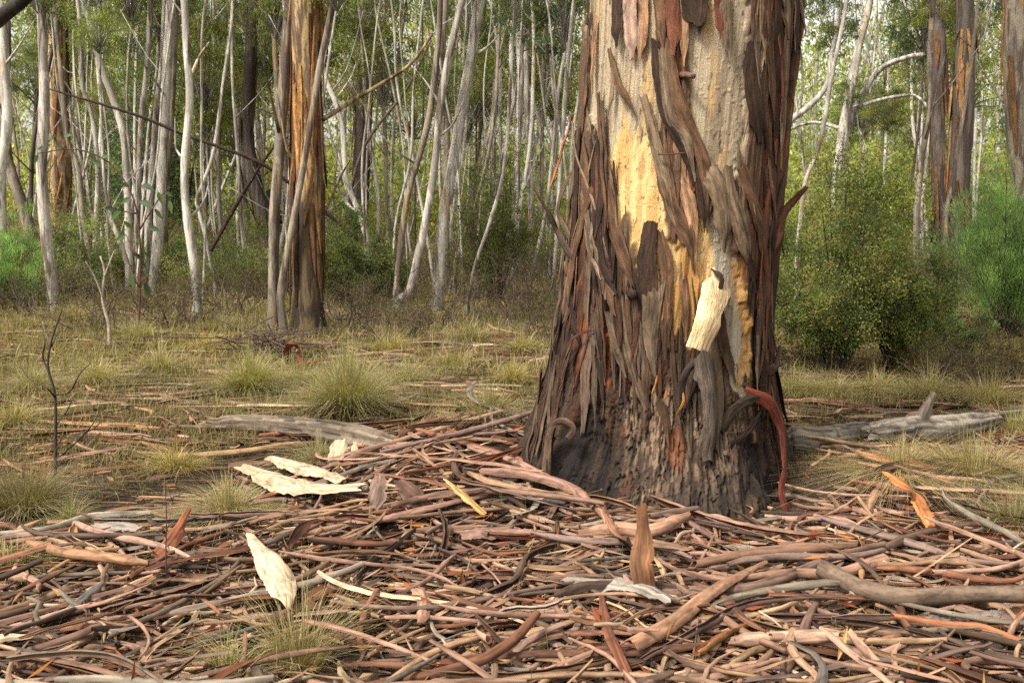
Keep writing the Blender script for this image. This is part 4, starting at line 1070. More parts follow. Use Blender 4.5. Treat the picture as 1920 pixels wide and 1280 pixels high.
pole('blackened hollow stump on the charred log', [(62, 548), (66, 515), (60, 494)], (42, 38, 30), [18.7, 18.7, 18.8], 'burnt_stump', 'stump', lin(20, 16, 15), 'rough_branch', 11, 0.4, 14)
pole('grey mossy log among the clump of gums', [(250, 505), (330, 500), (400, 510)], (16, 18, 12), [24, 24, 24], 'old_log', 'log', lin(92, 80, 68), 'weathered_wood', 9, 0.2)
pole('black burnt stump far behind the grey brown gum', [(508, 420), (508, 390), (514, 356)], (40, 36, 20), [25, 25, 25], 'burnt_stump', 'stump', lin(18, 16, 16), 'rough_branch', 11, 0.35, 14)

def log(label, pts, w, col, name='fallen_log', n=70, sides=26, sink=0.3, split=0.0, extra=None):
    """weathered log on the ground: grain grooves, ragged ends"""
    G = np.array([on_ground(x, y) for x, y in pts])
    Q = catmull(G, n); tt = np.linspace(0, 1, n)
    R = np.interp(tt, np.linspace(0, 1, len(w)), w) * np.linalg.norm(G.mean(0)[:2]) / FPX / 2
    Q[:, 2] = gh(Q[:, 0], Q[:, 1]) + R * (1 - sink)
    Q[:, 2] = catmull(Q[:, 2][::9].reshape(-1, 1) * np.array([[1, 0, 0]]), n)[:, 0] if n > 30 else Q[:, 2]
    V, F, S = tube(Q, R, sides, 0.0, 3, True)
    m = n * sides; th = np.tile(np.arange(sides), n) / sides * 2 * math.pi; u = np.repeat(tt, sides)
    g = fbm(np.cos(th) * 4.5 + 5, np.sin(th) * 4.5 + 2, u * 1.6, 4, len(pts) + int(w[0])); gr = np.abs(2 * g - 1)
    cen = np.repeat(Q, sides, 0); rad = V[:m] - cen
    d = 1 + 0.22 * (g - 0.5) - 0.16 * (gr < 0.06) + 0.14 * (fbm(np.cos(th) * 1.5, np.sin(th) * 1.5, u * 4, 2, 77) - 0.5)
    ends = np.minimum(u, 1 - u); d *= np.where(ends < 0.03, 0.75, 1)
    V[:m] = cen + rad * d[:, None]
    T = unit(np.gradient(Q, axis=0)); rag = (vnoise(th * 3, 1.0, 0, 31) - 0.3) * R.mean() * 1.6
    V[:sides] -= T[0] * rag[:sides, None]; V[m - sides:m] += T[-1] * rag[m - sides:, None]
    C_ = np.tile(np.asarray(col), (len(V), 1)); C_[:m] *= (0.25 + 1.5 * g)[:, None]; C_[:m] *= np.where(gr < 0.06, 0.35, 1)[:, None]
    a = Acc(); a.add(V, F, C_, S)
    return a, Q
a, Q = log('', [(395, 806), (470, 812), (560, 822), (650, 838), (760, 852)], (34, 38, 42, 44, 30), lin(138, 122, 104, 0.7))
lg = tag(link('fallen_log', a.mesh('fallen_log', origin=Q[0]), M['weathered_wood'], None, Q[0]), 'weathered grey log with a long crack behind the cream bark slabs', 'log')
a, Q = log('', [(1470, 858), (1540, 850), (1625, 832)], (46, 46, 36), lin(148, 136, 120, 0.62), sink=-0.3)
tag(link('fallen_log', a.mesh('fallen_log', origin=Q[0]), M['weathered_wood'], None, Q[0]), 'grey log end leaning out from behind the big trunk', 'log')
a, Q = log('', [(1630, 850), (1700, 846), (1780, 838), (1872, 812)], (36, 46, 42, 24), lin(170, 158, 142, 0.72), sink=-0.9)
rl = tag(link('fallen_log', a.mesh('fallen_log', origin=Q[0]), M['weathered_wood'], None, Q[0]), 'grey weathered log with a broken side stub in the tussocks', 'log')
P = catmull(np.array([Q[22], Q[22] + [0.03, 0.0, 0.09], Q[24] + [0.07, 0.02, 0.24]]), 10); V, F, S = tube(P, np.linspace(.055, .02, 10), 10, 0.35, 4); a = Acc(); a.add(V, F, lin(136, 122, 106, 0.7), S)
link('branch_stub', a.mesh('branch_stub', origin=Q[0]), M['weathered_wood'], rl)
for dz, dx, r_ in ((0.03, 0.26, .035), (-0.05, 0.12, .045), (0.0, 0.18, .03)):          # torn prongs at the broken end
    P = catmull(np.array([Q[-14], Q[-4] + [0, 0, dz], Q[-1] + [dx, 0.02, dz * 1.6 + .02]]), 12); V, F, S = tube(P, np.linspace(r_, .008, 12), 9, 0.35, int(r_ * 999)); a = Acc(); a.add(V, F, lin(150, 138, 122, 0.62), S)
    link('splinter', a.mesh('splinter', origin=Q[0]), M['weathered_wood'], rl)

# ------------------------------------------------------------------ bark litter: pieces dropped one after another on a height field
CELL = 0.02; HX0, HY0, HX1, HY1 = -6.5, 2.2, 6.5, 14.0
NXH, NYH = int((HX1 - HX0) / CELL), int((HY1 - HY0) / CELL)
hx = HX0 + (np.arange(NXH) + .5) * CELL; hy = HY0 + (np.arange(NYH) + .5) * CELL
HF = gh(hx[:, None], hy[None]).astype(float)
# foot of the trunk kept a little clearer on its open side
H0 = HF.copy()
def hidx(x, y):
    return np.clip(((x - HX0) / CELL).astype(int), 0, NXH - 1), np.clip(((y - HY0) / CELL).astype(int), 0, NYH - 1)
def settle(XY, hgt, width, stiff=0.6, press=0.55):
    """rest a strip on what already lies there; returns centre-line heights"""
    i, j = hidx(XY[:, 0], XY[:, 1]); h = HF[i, j]
    s = np.linspace(-1, 1, len(h)); A = np.stack([s, np.ones_like(s)], 1)
    co = np.linalg.lstsq(A, h, rcond=None)[0]; line = A @ co
    line = line + press * max((h - line).max(), 0)
    z = stiff * line + (1 - stiff) * (0.6 * h + 0.4 * line)
    top = z + hgt * 0.75
    dT = unit(np.gradient(XY, axis=0)); nrm = np.stack([-dT[:, 1], dT[:, 0]], 1)
    for k in np.arange(-width / 2, width / 2 + 1e-6, CELL):
        a_, b_ = hidx(XY[:, 0] + nrm[:, 0] * k, XY[:, 1] + nrm[:, 1] * k)
        cur = HF[a_, b_]; room = np.clip(1 - (cur - H0[a_, b_]) / 0.15, 0, 1)
        HF[a_, b_] = np.maximum(cur, np.minimum(top, cur + 0.045 * room))
    return z
PAL = {'pinkish tan': (lin(186, 146, 122), lin(122, 78, 54)), 'tan': (lin(188, 150, 116), lin(138, 92, 60)), 'grey': (lin(160, 144, 128), lin(132, 104, 84)), 'rust brown': (lin(152, 104, 78), lin(134, 78, 50)),
       'dark brown': (lin(104, 82, 68), lin(80, 54, 42)), 'pale cream': (lin(224, 194, 158), lin(196, 146, 100)), 'dusky mauve': (lin(154, 126, 112), lin(108, 76, 62))}
KL = 0.49
def litter_density(x, y):
    """1 where bark carpets the ground: round the big tree, thinning beyond"""
    u = 960 + FPX * x / (y * CP + CAMZ * SP); r = np.hypot(x - TX, y - TY)
    d = np.where(y < 5.4, 1.0, np.exp(-((y - 5.4) / 1.5) ** 2))
    d = np.maximum(d, np.exp(-(np.maximum(r - 1.3, 0) / 0.55) ** 2))
    d *= np.where((x < -1.1) & (y > 4.8), 0.3, 1)
    d *= 1 - 0.85 * np.exp(-(((x + 0.75) / 0.5) ** 2 + ((y - 3.3) / 0.36) ** 2))
    d *= 1 - 0.8 * np.exp(-(((x + 2.55) / 0.45) ** 2 + ((y - 5.0) / 0.35) ** 2))
    d *= np.where((r < 1.1) & (y < TY), 0.15, 1)
    d *= 0.55 + 0.6 * fbm(x * 1.3 + 5, y * 1.3, 0, 2, 33)
    return np.clip(d, 0.05, 1)
def in_trunk(x, y): return np.hypot(x - TX, y - TY) < 0.74
_py = rng.uniform(2.75, 9.6, 200000); _px = rng.uniform(-0.58, 0.58, 200000) * (_py + 0.4)
_ok = (rng.random(200000) < litter_density(_px, _py)) & ~in_trunk(_px, _py)
POOL = np.stack([_px[_ok], _py[_ok]], 1); pool_i = [0]
def sample_spot(maxy=8.2):
    while True:
        pool_i[0] = (pool_i[0] + 1) % len(POOL)
        if POOL[pool_i[0], 1] < maxy: return float(POOL[pool_i[0], 0]), float(POOL[pool_i[0], 1])
def wob(n, k, amp):                    # slow random wander along a strip
    return amp * np.interp(np.linspace(0, 1, n), np.linspace(0, 1, k), rng.uniform(-1, 1, k))
def heading(x, y):
    a = random.gauss(0, 0.72) + (0.22 if x < -0.6 else (-0.18 if x > 0.9 and y < 4.6 else 0))
    if random.random() < 0.22: a = random.uniform(-1.57, 1.57)
    return a
lid = [0]
def litter_piece(x, y, ang, L_, W_, arc, colkey, roll, n=10, m=6, bend=0.12, stiff=0.6, lift=0.0, thick=0.0035, jit=0.4, taper=True, press=0.95, tilt=0.0):
    lid[0] += 1
    t = np.linspace(-0.5, 0.5, n)
    kx = random.gauss(0, bend) * L_; k2 = random.gauss(0, bend * 0.5) * L_
    lx = t * L_; ly = kx * (4 * t * t - 0.33) + k2 * np.sin(t * 5.5)
    XY = np.stack([x + lx * math.cos(ang) - ly * math.sin(ang), y + lx * math.sin(ang) + ly * math.cos(ang)], 1)
    hgt = W_ if arc > 2.5 else W_ * 0.45
    z = settle(XY, hgt, W_, stiff, press) + np.linspace(-.5, .5, n) * L_ * random.gauss(0, tilt)
    z = np.maximum(z, H0[hidx(XY[:, 0], XY[:, 1])])
    P = np.column_stack([XY, z + hgt * 0.45 + lift])
    T = unit(np.gradient(P, axis=0)); side = unit(np.cross(T, [0, 0, 1.0])); up = np.cross(side, T)
    tw = roll + np.linspace(0, random.gauss(0, 0.5), n)
    Nn = up * np.cos(tw)[:, None] + side * np.sin(tw)[:, None]
    co, ci = PAL[colkey]; jv = random.uniform(1 - jit, 1 + jit) * KL; hue = np.array([random.uniform(.95, 1.05), 1, random.uniform(.92, 1.06)])
    W = W_ * (1 + wob(n, 5, 0.25))
    if taper: W = W * np.interp(np.linspace(0, 1, n), [0, .12, .8, 1], [random.uniform(.4, 1), 1, 1, random.uniform(.15, .9)])
    ar = arc + wob(n, 4, 0.6)
    return ribbon(P, Nn, W, ar, thick, m, co * jv * hue, ci * jv * hue, lid[0], 0.18)
KEYS = ['pinkish tan'] * 8 + ['tan'] * 6 + ['grey'] * 2 + ['rust brown'] * 4 + ['dark brown'] * 4 + ['pale cream'] * 1 + ['dusky mauve'] * 2

# fine shards and splinters first
acc = Acc()
for i in range(1700):
    x, y = sample_spot(8.6)
    V, F, C_, S = litter_piece(x, y, random.uniform(-1.57, 1.57) * 0.9, random.uniform(0.05, 0.22), random.uniform(0.005, 0.02), random.uniform(0.5, 3.5), random.choice(KEYS + ['dark brown'] * 12), random.uniform(0, 6.28), 4, 3, 0.1, 0.5)
    acc.add(V, F, C_, S)
tag(link('bark_splinters', acc.mesh('bark_splinters'), M['litter_bark']), 'fine bark splinters and shards between the larger strips', 'bark litter', kind='stuff')
# fallen leaves
acc = Acc()
xy = np.array([sample_spot(9.5) for _ in range(2600)]); n = len(xy)
i, j = hidx(xy[:, 0], xy[:, 1]); P = np.column_stack([xy, HF[i, j] + rng.uniform(0.004, 0.03, n)])
D = rng.normal(size=(n, 3)); D[:, 2] *= 0.35
LC = np.array([lin(170, 108, 66), lin(190, 140, 90), lin(130, 84, 58), lin(196, 156, 112), lin(150, 84, 54)]) * 0.55
acc.add(*leaf_quads(P, D, rng.uniform(0.05, 0.12, n), rng.uniform(0.012, 0.026, n), LC[rng.integers(len(LC), size=n)], 0.2, 0.18))
tag(link('fallen_leaves', acc.mesh('fallen_leaves', False), M['dry_leaf']), 'orange and brown fallen gum leaves among the bark', 'leaves', kind='stuff')
# smaller strips: one mass
acc = Acc()
for i in range(3900):
    x, y = sample_spot(8.4)
    roll = random.choice([0, 0, 0, random.uniform(0, 6.28)])
    V, F, C_, S = litter_piece(x, y, heading(x, y), random.uniform(0.10, 0.52), random.uniform(0.008, 0.027), random.choice([random.uniform(1.6, 2.6), random.uniform(3.0, 5.8), random.uniform(3.0, 5.8)]), random.choice(KEYS), roll, 8, 6, 0.10, 0.92, tilt=random.choice([0, 0, 0.1, 0.25]))
    acc.add(V, F, C_, S)
tag(link('bark_litter', acc.mesh('bark_litter'), M['litter_bark']), 'deep carpet of shed bark strips around the big tree', 'bark litter', kind='stuff')
# large strips, each its own thing
FORM = [('rolled', 3.6, 6.0, 0.017, 0.034), ('rolled', 3.4, 5.6, 0.017, 0.036), ('gutter shaped', 1.7, 2.9, 0.022, 0.045), ('rolled', 3.6, 6.0, 0.016, 0.032), ('gutter shaped', 1.7, 2.9, 0.020, 0.042), ('flat', 0.6, 1.3, 0.03, 0.06)]
for i in range(262):
    fm, a0, a1, w0, w1 = random.choice(FORM); key = random.choice(KEYS)
    x, y = sample_spot(7.0)
    L_ = random.uniform(0.35, 1.1) if fm != 'flat' else random.uniform(0.2, 0.5)
    roll = {'rolled': random.uniform(0, 6.28), 'gutter shaped': random.choice([0, 0, 0, 3.14, 0.6, -0.6]), 'flat': random.choice([0, 3.14])}[fm] + random.gauss(0, 0.2)
    V, F, C_, S = litter_piece(x, y, heading(x, y), L_, random.uniform(w0, w1), random.uniform(a0, a1), key, roll, 20, 9, 0.11, 0.92, tilt=random.choice([0, 0.05, 0.12]))
    a = Acc(); a.add(V, F, C_, S); o_ = np.array([x, y, float(gh(x, y))])
    _o = link('bark_strip', a.mesh('bark_strip', origin=o_), M['litter_bark'], None, o_)
    (lambda ln_, wh_: tag(_o, f'{ln_} {fm} {key} bark strip shed {wh_}', 'bark strip', f'{fm} {key} bark strips on the ground'))('long' if L_ > .95 else ('short' if L_ < .6 else 'medium length'), 'close to the big trunk' if math.hypot(x - TX, y - TY) < 1.5 else ('at the grassy edge of the litter' if x < -1.4 or x > 2.0 else 'out in the open litter'))

acc = Acc(); xy = np.array([sample_spot(7.5) for _ in range(520)]); n = len(xy)
P = np.column_stack([xy, HF[hidx(xy[:, 0], xy[:, 1])] + 0.012]); D = rng.normal(size=(n, 3)); D[:, 2] *= 0.25
LC2 = np.array([lin(206, 132, 66), lin(190, 110, 58), lin(216, 168, 100), lin(170, 90, 50)]) * 0.6
acc.add(*leaf_quads(P, D, rng.uniform(0.06, 0.13, n), rng.uniform(0.015, 0.028, n), LC2[rng.integers(len(LC2), size=n)], 0.2, 0.22))
tag(link('top_leaves', acc.mesh('top_leaves', False), M['dry_leaf']), 'orange gum leaves freshly fallen on top of the bark', 'leaves', kind='stuff')
# the pieces one would point at
def landmark(label, pts, w, arc, co, ci, lifts=None, roll=0.0, thick=0.005, name='bark_sheet', cat='bark slab', mat='litter_bark', m=13, n=40, ragged=0.2, prof=None):
    lid[0] += 1
    G = np.array([on_ground(x, y) for x, y in pts]); 
    if lifts is not None:                                    # pieces propped up: found where the sight line passes at that height
        for i, (x, y) in enumerate(pts):
            ii, jj = hidx(G[i:i + 1, 0], G[i:i + 1, 1])
            d = ray(x, y); z = float(gh(G[i, 0], G[i, 1])) + max(float(HF[ii, jj][0] - H0[ii, jj][0]) * 0.8, 0) + lifts[i]; G[i] = np.array([0, 0, CAMZ]) + d * ((z - CAMZ) / d[2])
    Q = catmull(G, n)
    dist = np.linalg.norm(G.mean(0))
    Wm = w * dist / FPX * (0.78 if arc > 2.5 and name == 'bark_roll' else 1)
    if lifts is None:
        z = settle(Q[:, :2], Wm * 0.3, Wm, 0.97 if arc > 1.6 else 0.8, 0.7); Q[:, 2] = z + Wm * (0.45 if arc > 2.5 else 0.2)
    T = unit(np.gradient(Q, axis=0)); 
    toc = unit(np.array([0, 0, CAMZ]) - Q) * 0.35 + np.array([0, 0, 1.0])
    side = unit(np.cross(T, toc)); up = np.cross(side, T)
    Nn = up * math.cos(roll) + side * math.sin(roll)
    t = np.linspace(0, 1, n)
    W = Wm * np.interp(t, np.linspace(0, 1, len(prof)), prof) if prof is not None else Wm * np.interp(t, [0, .1, .85, 1], [.6, 1, 1, .5])
    W = W * (1 + (0.07 if arc > 2 else 0.18) * (2 * vnoise(t * 6, lid[0], 0, 2) - 1))
    V, F, C_, S = ribbon(Q, Nn, W, arc, thick, m, co, ci, lid[0], ragged)
    a = Acc(); a.add(V, F, C_, S)
    return tag(link(name, a.mesh(name, origin=Q[0]), M[mat], None, Q[0]), label, cat)
CR = lin(232, 204, 168) * .58; CRi = lin(190, 144, 100) * .55; GRY = lin(164, 152, 138) * .62
landmark('large cream slab of bark lying below another cream slab', [(462, 902), (520, 930), (590, 950), (650, 950)], 58, 0.9, CR, CRi, prof=[.5, .9, 1.1, .8, .5])
landmark('cream slab of bark lying across a larger cream slab', [(516, 880), (560, 902), (610, 925), (645, 942)], 42, 1.3, CR, CRi, prof=[.8, 1, 1, .6])
landmark('cream twisted slab of bark, pointed at both ends', [(470, 1006), (500, 1050), (522, 1085), (540, 1125), (552, 1160)], 50, 1.5, CR, CRi, lifts=[.10, .09, .08, .06, .04], prof=[.3, .8, 1.2, .8, .15])
landmark('cream upright chip of bark against the grey log', [(640, 828), (632, 850), (622, 880)], 30, 0.9, CR, CRi, lifts=[.16, .10, .02], prof=[.9, 1, .7])
landmark('small white chip of bark below the grey log', [(666, 832), (663, 870)], 14, 1.0, CR, CRi, lifts=[.10, .02])
landmark('tall orange brown slab of bark propped against the big trunk', [(1203, 958), (1206, 1010), (1203, 1060), (1208, 1110), (1222, 1128)], 42, 0.8, lin(150, 104, 70) * .53, lin(150, 80, 50) * .53, lifts=[.30, .22, .13, .07, .05], prof=[.35, .85, 1.1, 1.05, 1.0])
landmark('brown pointed tail of bark below the propped slab', [(1214, 1108), (1226, 1140), (1240, 1160), (1252, 1182)], 34, 1.9, lin(170, 132, 106) * .53, lin(128, 80, 56) * .53, lifts=[.07, .05, .04, .03], prof=[1, .9, .7, .4])
landmark('jagged brown bark point leaning on the big trunk', [(1130, 952), (1150, 990), (1180, 1025)], 22, 0.8, lin(168, 122, 92) * .53, lin(120, 76, 54) * .53, lifts=[.14, .10, .06], prof=[.15, .8, 1])
landmark('flat grey wrinkled plate of old bark', [(1052, 1106), (1110, 1125), (1180, 1152), (1246, 1182)], 46, 0.7, GRY, GRY * .7, mat='weathered_wood', prof=[.5, 1, 1, .5])
landmark('rust red strip with a cream edge standing on edge', [(1128, 1118), (1136, 1170), (1158, 1225), (1184, 1282)], 22, 1.0, lin(134, 84, 62) * .56, lin(210, 160, 110) * .53, lifts=[.09, .08, .06, .04], prof=[.4, 1, 1, .8])
landmark('bright orange twisted slab of bark beside the tussocks', [(1664, 888), (1690, 905), (1718, 935), (1744, 985)], 30, 1.2, lin(206, 132, 78) * .60, lin(180, 96, 50) * .53, lifts=[.14, .13, .10, .05], prof=[.3, 1, 1, .5])
landmark('thick dark branch lying in the litter', [(1552, 1128), (1610, 1158), (1700, 1182), (1800, 1178), (1930, 1182)], 38, 5.6, lin(112, 94, 78) * .7, lin(60, 48, 40) * .7, name='fallen_branch', cat='branch', mat='rough_branch', m=14, n=40, ragged=.03, prof=[1, 1, .95, .85, .9])
landmark('grey flaking bark plate beside the thick dark branch', [(1740, 1205), (1800, 1200), (1880, 1202)], 24, 0.8, GRY * .60, GRY * .6, mat='weathered_wood')
landmark('smooth orange brown roll of bark below the dark branch', [(1678, 1212), (1760, 1222), (1840, 1236), (1905, 1258)], 24, 5.2, lin(180, 116, 80) * .56, lin(130, 74, 46) * .53, name='bark_roll', cat='bark roll', prof=[.6, 1, 1, .9])
landmark('long tan gutter of bark running out from lower edge', [(1185, 1285), (1260, 1225), (1340, 1160), (1430, 1095)], 34, 2.6, lin(190, 144, 112) * .53, lin(130, 80, 54) * .53, name='bark_strip', cat='bark strip', prof=[1, 1, .8, .3])
landmark('split tan roll of bark beside the long tan gutter', [(1305, 1290), (1350, 1255), (1416, 1212)], 34, 2.9, lin(196, 146, 96) * .53, lin(170, 88, 46) * .53, roll=2.4, name='bark_roll', cat='bark roll')
landmark('wide pale brown roll under the tan gutter', [(1380, 1248), (1460, 1262), (1560, 1280)], 34, 4.4, lin(196, 160, 134) * .53, lin(140, 96, 70) * .53, name='bark_roll', cat='bark roll')
landmark('long brown roll pointing at the dark branch', [(1305, 1088), (1400, 1070), (1500, 1066), (1605, 1058)], 30, 4.6, lin(164, 124, 100) * .53, lin(120, 76, 52) * .53, name='bark_roll', cat='bark roll', prof=[.7, 1, 1, .5])
landmark('broad pinkish roll with a blunt round end', [(1395, 1118), (1480, 1116), (1570, 1108), (1648, 1086)], 32, 4.8, lin(182, 140, 116) * .53, lin(120, 76, 52) * .53, name='bark_roll', cat='bark roll', prof=[.5, .8, .8, 1.1])
landmark('short ochre tube standing up from the litter', [(1612, 1010), (1614, 1040), (1616, 1085)], 16, 4.6, lin(206, 160, 110) * .53, lin(150, 90, 56) * .53, lifts=[.10, .07, .03], name='bark_roll', cat='bark roll')
landmark('long pinkish roll sloping down to the trunk foot', [(880, 862), (960, 892), (1050, 945), (1142, 1003)], 20, 4.6, lin(190, 146, 124) * .53, lin(130, 84, 60) * .53, name='bark_roll', cat='bark roll')
landmark('bundle of wide mauve bark above the charred plate', [(915, 915), (990, 925), (1070, 950), (1110, 985)], 28, 3.4, lin(172, 132, 112) * .53, lin(110, 72, 54) * .53, name='bark_roll', cat='bark roll')
landmark('grey charred plate of bark under the mauve bundle', [(925, 940), (980, 955), (1050, 970)], 22, 0.9, lin(110, 102, 94) * .53, lin(60, 50, 44) * .53, mat='weathered_wood')
landmark('wide gaping roll of bark with an orange hollow', [(1095, 1030), (1160, 1022), (1220, 1030), (1285, 1005)], 36, 3.2, lin(196, 150, 122) * .53, lin(150, 74, 38) * .53, roll=0.9, name='bark_roll', cat='bark roll')
landmark('dark brown square plate of bark', [(752, 905), (775, 925), (802, 955)], 44, 0.6, lin(120, 90, 76) * .53, lin(90, 60, 46) * .53, lifts=[.10, .07, .04], prof=[.7, 1, .7])
landmark('grey brown split slab leaning in the litter', [(712, 895), (706, 930), (698, 962)], 34, 1.0, lin(160, 132, 114) * .53, lin(100, 72, 56) * .53, lifts=[.10, .07, .03])
landmark('ochre splinter of bark with a cream face', [(836, 900), (865, 925), (905, 960)], 18, 0.9, lin(222, 176, 112) * .56, CRi, lifts=[.08, .06, .04], prof=[.3, 1, .8])
landmark('mauve fan shaped sheet of bark', [(870, 1040), (930, 1030), (1010, 1022)], 44, 1.0, lin(168, 130, 114) * .49, lin(110, 76, 60) * .49, prof=[.9, 1, .3])
landmark('grey weathered sheet curled on the litter', [(176, 1020), (215, 1018), (260, 1030)], 34, 1.8, GRY, lin(110, 84, 66) * .53)
landmark('standing rust brown sheet folded over', [(300, 1040), (325, 1010), (350, 960)], 30, 1.8, lin(160, 96, 62) * .53, lin(196, 126, 74) * .53, lifts=[.04, .10, .18], prof=[1, 1, .4])
landmark('long roll with a dark open slit', [(60, 1052), (120, 1075), (200, 1085), (275, 1096)], 24, 3.6, lin(190, 144, 108) * .53, lin(90, 54, 38) * .53, roll=0.8, name='bark_roll', cat='bark roll')
landmark('long pale grey curved strip beside the straw tussock', [(0, 1026), (90, 1014), (170, 990), (275, 978)], 15, 3.4, lin(206, 192, 174) * .53, lin(150, 120, 96) * .53, name='bark_strip', cat='bark strip', prof=[.5, .7, 1, .6])
landmark('grey round roll pointing up out of the litter', [(125, 1185), (160, 1160), (190, 1138)], 24, 5.4, lin(150, 140, 130) * .53, lin(90, 70, 60) * .53, name='bark_roll', cat='bark roll')
landmark('long tan pole of bark in front of the grey log', [(318, 866), (400, 862), (480, 852), (560, 838)], 15, 4.8, lin(206, 168, 124) * .53, lin(150, 100, 64) * .53, name='bark_roll', cat='bark roll')
landmark('folded rust orange curl of bark by the heap of twigs', [(534, 668), (546, 642), (558, 656), (570, 690)], 15, 1.5, lin(166, 92, 58) * .53, lin(196, 120, 74) * .53, lifts=[.05, .30, .2, .05], prof=[.7, 1, 1, .6])

# scattered sticks in the grass beyond
for i in range(70):
    y = random.uniform(6.8, 13.5); x = random.uniform(-0.53, 0.53) * y
    if in_trunk(x, y): continue
    key = random.choice(['tan', 'pinkish tan', 'pale cream', 'rust brown', 'grey'])
    V, F, C_, S = litter_piece(x, y, random.gauss(0.1, 0.5), random.uniform(0.3, 1.1), random.uniform(0.02, 0.06), random.uniform(1.4, 4.5), key, random.uniform(0, 6.28), 10, 6, 0.06, 0.8, 0.02)
    a = Acc(); a.add(V, F, C_, S); o_ = np.array([x, y, float(gh(x, y))])
    tag(link('bark_stick', a.mesh('bark_stick', origin=o_), M['litter_bark'], None, o_), f'{key} stick of bark lying in the grass', 'bark stick', f'{key} bark sticks in the grass')
acc = Acc()
for i in range(2600):
    y = random.uniform(6.5, 13.8) if i < 2000 else random.uniform(13.5, 26); x = random.uniform(-0.56, 0.56) * y
    if in_trunk(x, y): continue
    V, F, C_, S = litter_piece(x, y, random.gauss(0.0, 0.7), random.uniform(0.1, 0.6) * (1.5 if y > 13 else 1), random.uniform(0.012, 0.035) * (1.6 if y > 13 else 1), random.uniform(0.8, 4), random.choice(KEYS), random.uniform(0, 6.28), 5, 4, 0.08, 0.8, 0.015)
    if y > 13.4 or abs(x) > 6.2: V[:, 2] += float(gh(x, y)) - V[:, 2].min()
    acc.add(V, F, C_, S)
tag(link('grassland_litter', acc.mesh('grassland_litter'), M['litter_bark']), 'scattered bark shards among the grass under the gums', 'bark litter', kind='stuff')

# ------------------------------------------------------------------ grass
STRAW = lin(214, 196, 150) * .60; GRN = lin(146, 152, 88) * .60; LIME = lin(158, 172, 84) * .60; DRY = lin(188, 162, 124) * .55; OLV = lin(146, 142, 92) * .58
def tussock(label, px, py, R, H, nb, tips, group=None, W=0.0035):
    b = on_ground(px, py); b = np.array([b[0], b[1], float(gh(b[0], b[1]))])
    t = np.sqrt(rng.random(nb)); az = rng.uniform(0, 2 * math.pi, nb)
    rad = R * 0.32 * t
    P = np.stack([b[0] + rad * np.cos(az), b[1] + rad * np.sin(az), np.full(nb, b[2] - 0.02)], 1)
    P[:, 2] = gh(P[:, 0], P[:, 1]) - 0.01
    az2 = az + rng.normal(size=nb) * 0.5
    lean = np.clip(t * 1.1 + rng.normal(size=nb) * 0.36, 0.02, 2.2) * (R / H) * 1.0
    tips = list(tips) + [STRAW, DRY]
    tp = 1.3 * np.array(tips)[rng.integers(len(tips), size=nb)] * rng.uniform(0.65, 1.25, (nb, 1))
    cb = np.tile(lin(160, 140, 92) * .75, (nb, 1)) * rng.uniform(0.7, 1.3, (nb, 1))
    a = Acc(); a.add(*blades(P, az2, lean, 1.35 * H * rng.uniform(0.35, 1.25, nb) * (1 + 0.25 * np.sin(az * 2 + px)), np.full(nb, W) * rng.uniform(.6, 1.4, nb), cb, tp))
    return tag(link('grass_tussock', a.mesh('grass_tussock', origin=b), M['grass'], None, b), label, 'grass tussock', group)
tussock('largest round tussock of fine grass behind the grey log', 652, 780, 0.50, 0.40, 3400, [STRAW, GRN, STRAW, OLV, LIME], W=0.0042)
tussock('bright green tussock beside the largest round tussock', 470, 738, 0.42, 0.30, 2300, [LIME, GRN, STRAW, LIME], W=0.0042)
tussock('low green tussock at the left foot of the big tree', 915, 790, 0.30, 0.20, 1200, [GRN, STRAW, OLV])
tussock('straw coloured tussock beside the bare sapling', 45, 965, 0.34, 0.24, 2000, [STRAW, DRY, DRY, STRAW], W=0.003)
tussock('flattened straw and green tussock below the cream slabs', 425, 965, 0.36, 0.14, 1700, [STRAW, GRN, STRAW], W=0.003)
tussock('vivid green tuft among the bark', 130, 985, 0.16, 0.12, 500, [np.array([.10, .2, .03])], W=0.003)
tussock('broad straw tussock in front of the stubbed grey log', 1690, 888, 0.50, 0.15, 2800, [STRAW, STRAW, OLV, DRY], W=0.003)
tussock('green and straw tussock beside the bright orange slab', 1830, 905, 0.44, 0.24, 2200, [STRAW, OLV, GRN], W=0.003)
tussock('green tuft growing by the edge of the litter', 1905, 1000, 0.25, 0.2, 1000, [GRN, OLV, STRAW], W=0.003)
tussock('thin seeding tuft growing through the litter', 560, 1250, 0.26, 0.26, 420, [GRN, STRAW, OLV], W=0.0022)
tussock('sparse green tuft at the bottom of the litter', 430, 1265, 0.2, 0.12, 380, [GRN, np.array([.10, .2, .03])], W=0.0025)
tussock('tiny lime green tuft beside the rust red strip', 1265, 1250, 0.07, 0.07, 90, [LIME], W=0.003)
tussock('green tuft growing below the thick dark branch', 1650, 1195, 0.16, 0.07, 320, [LIME, GRN], W=0.003)
tussock('green tuft beside the orange brown roll', 1880, 1245, 0.13, 0.10, 260, [LIME, GRN], W=0.003)
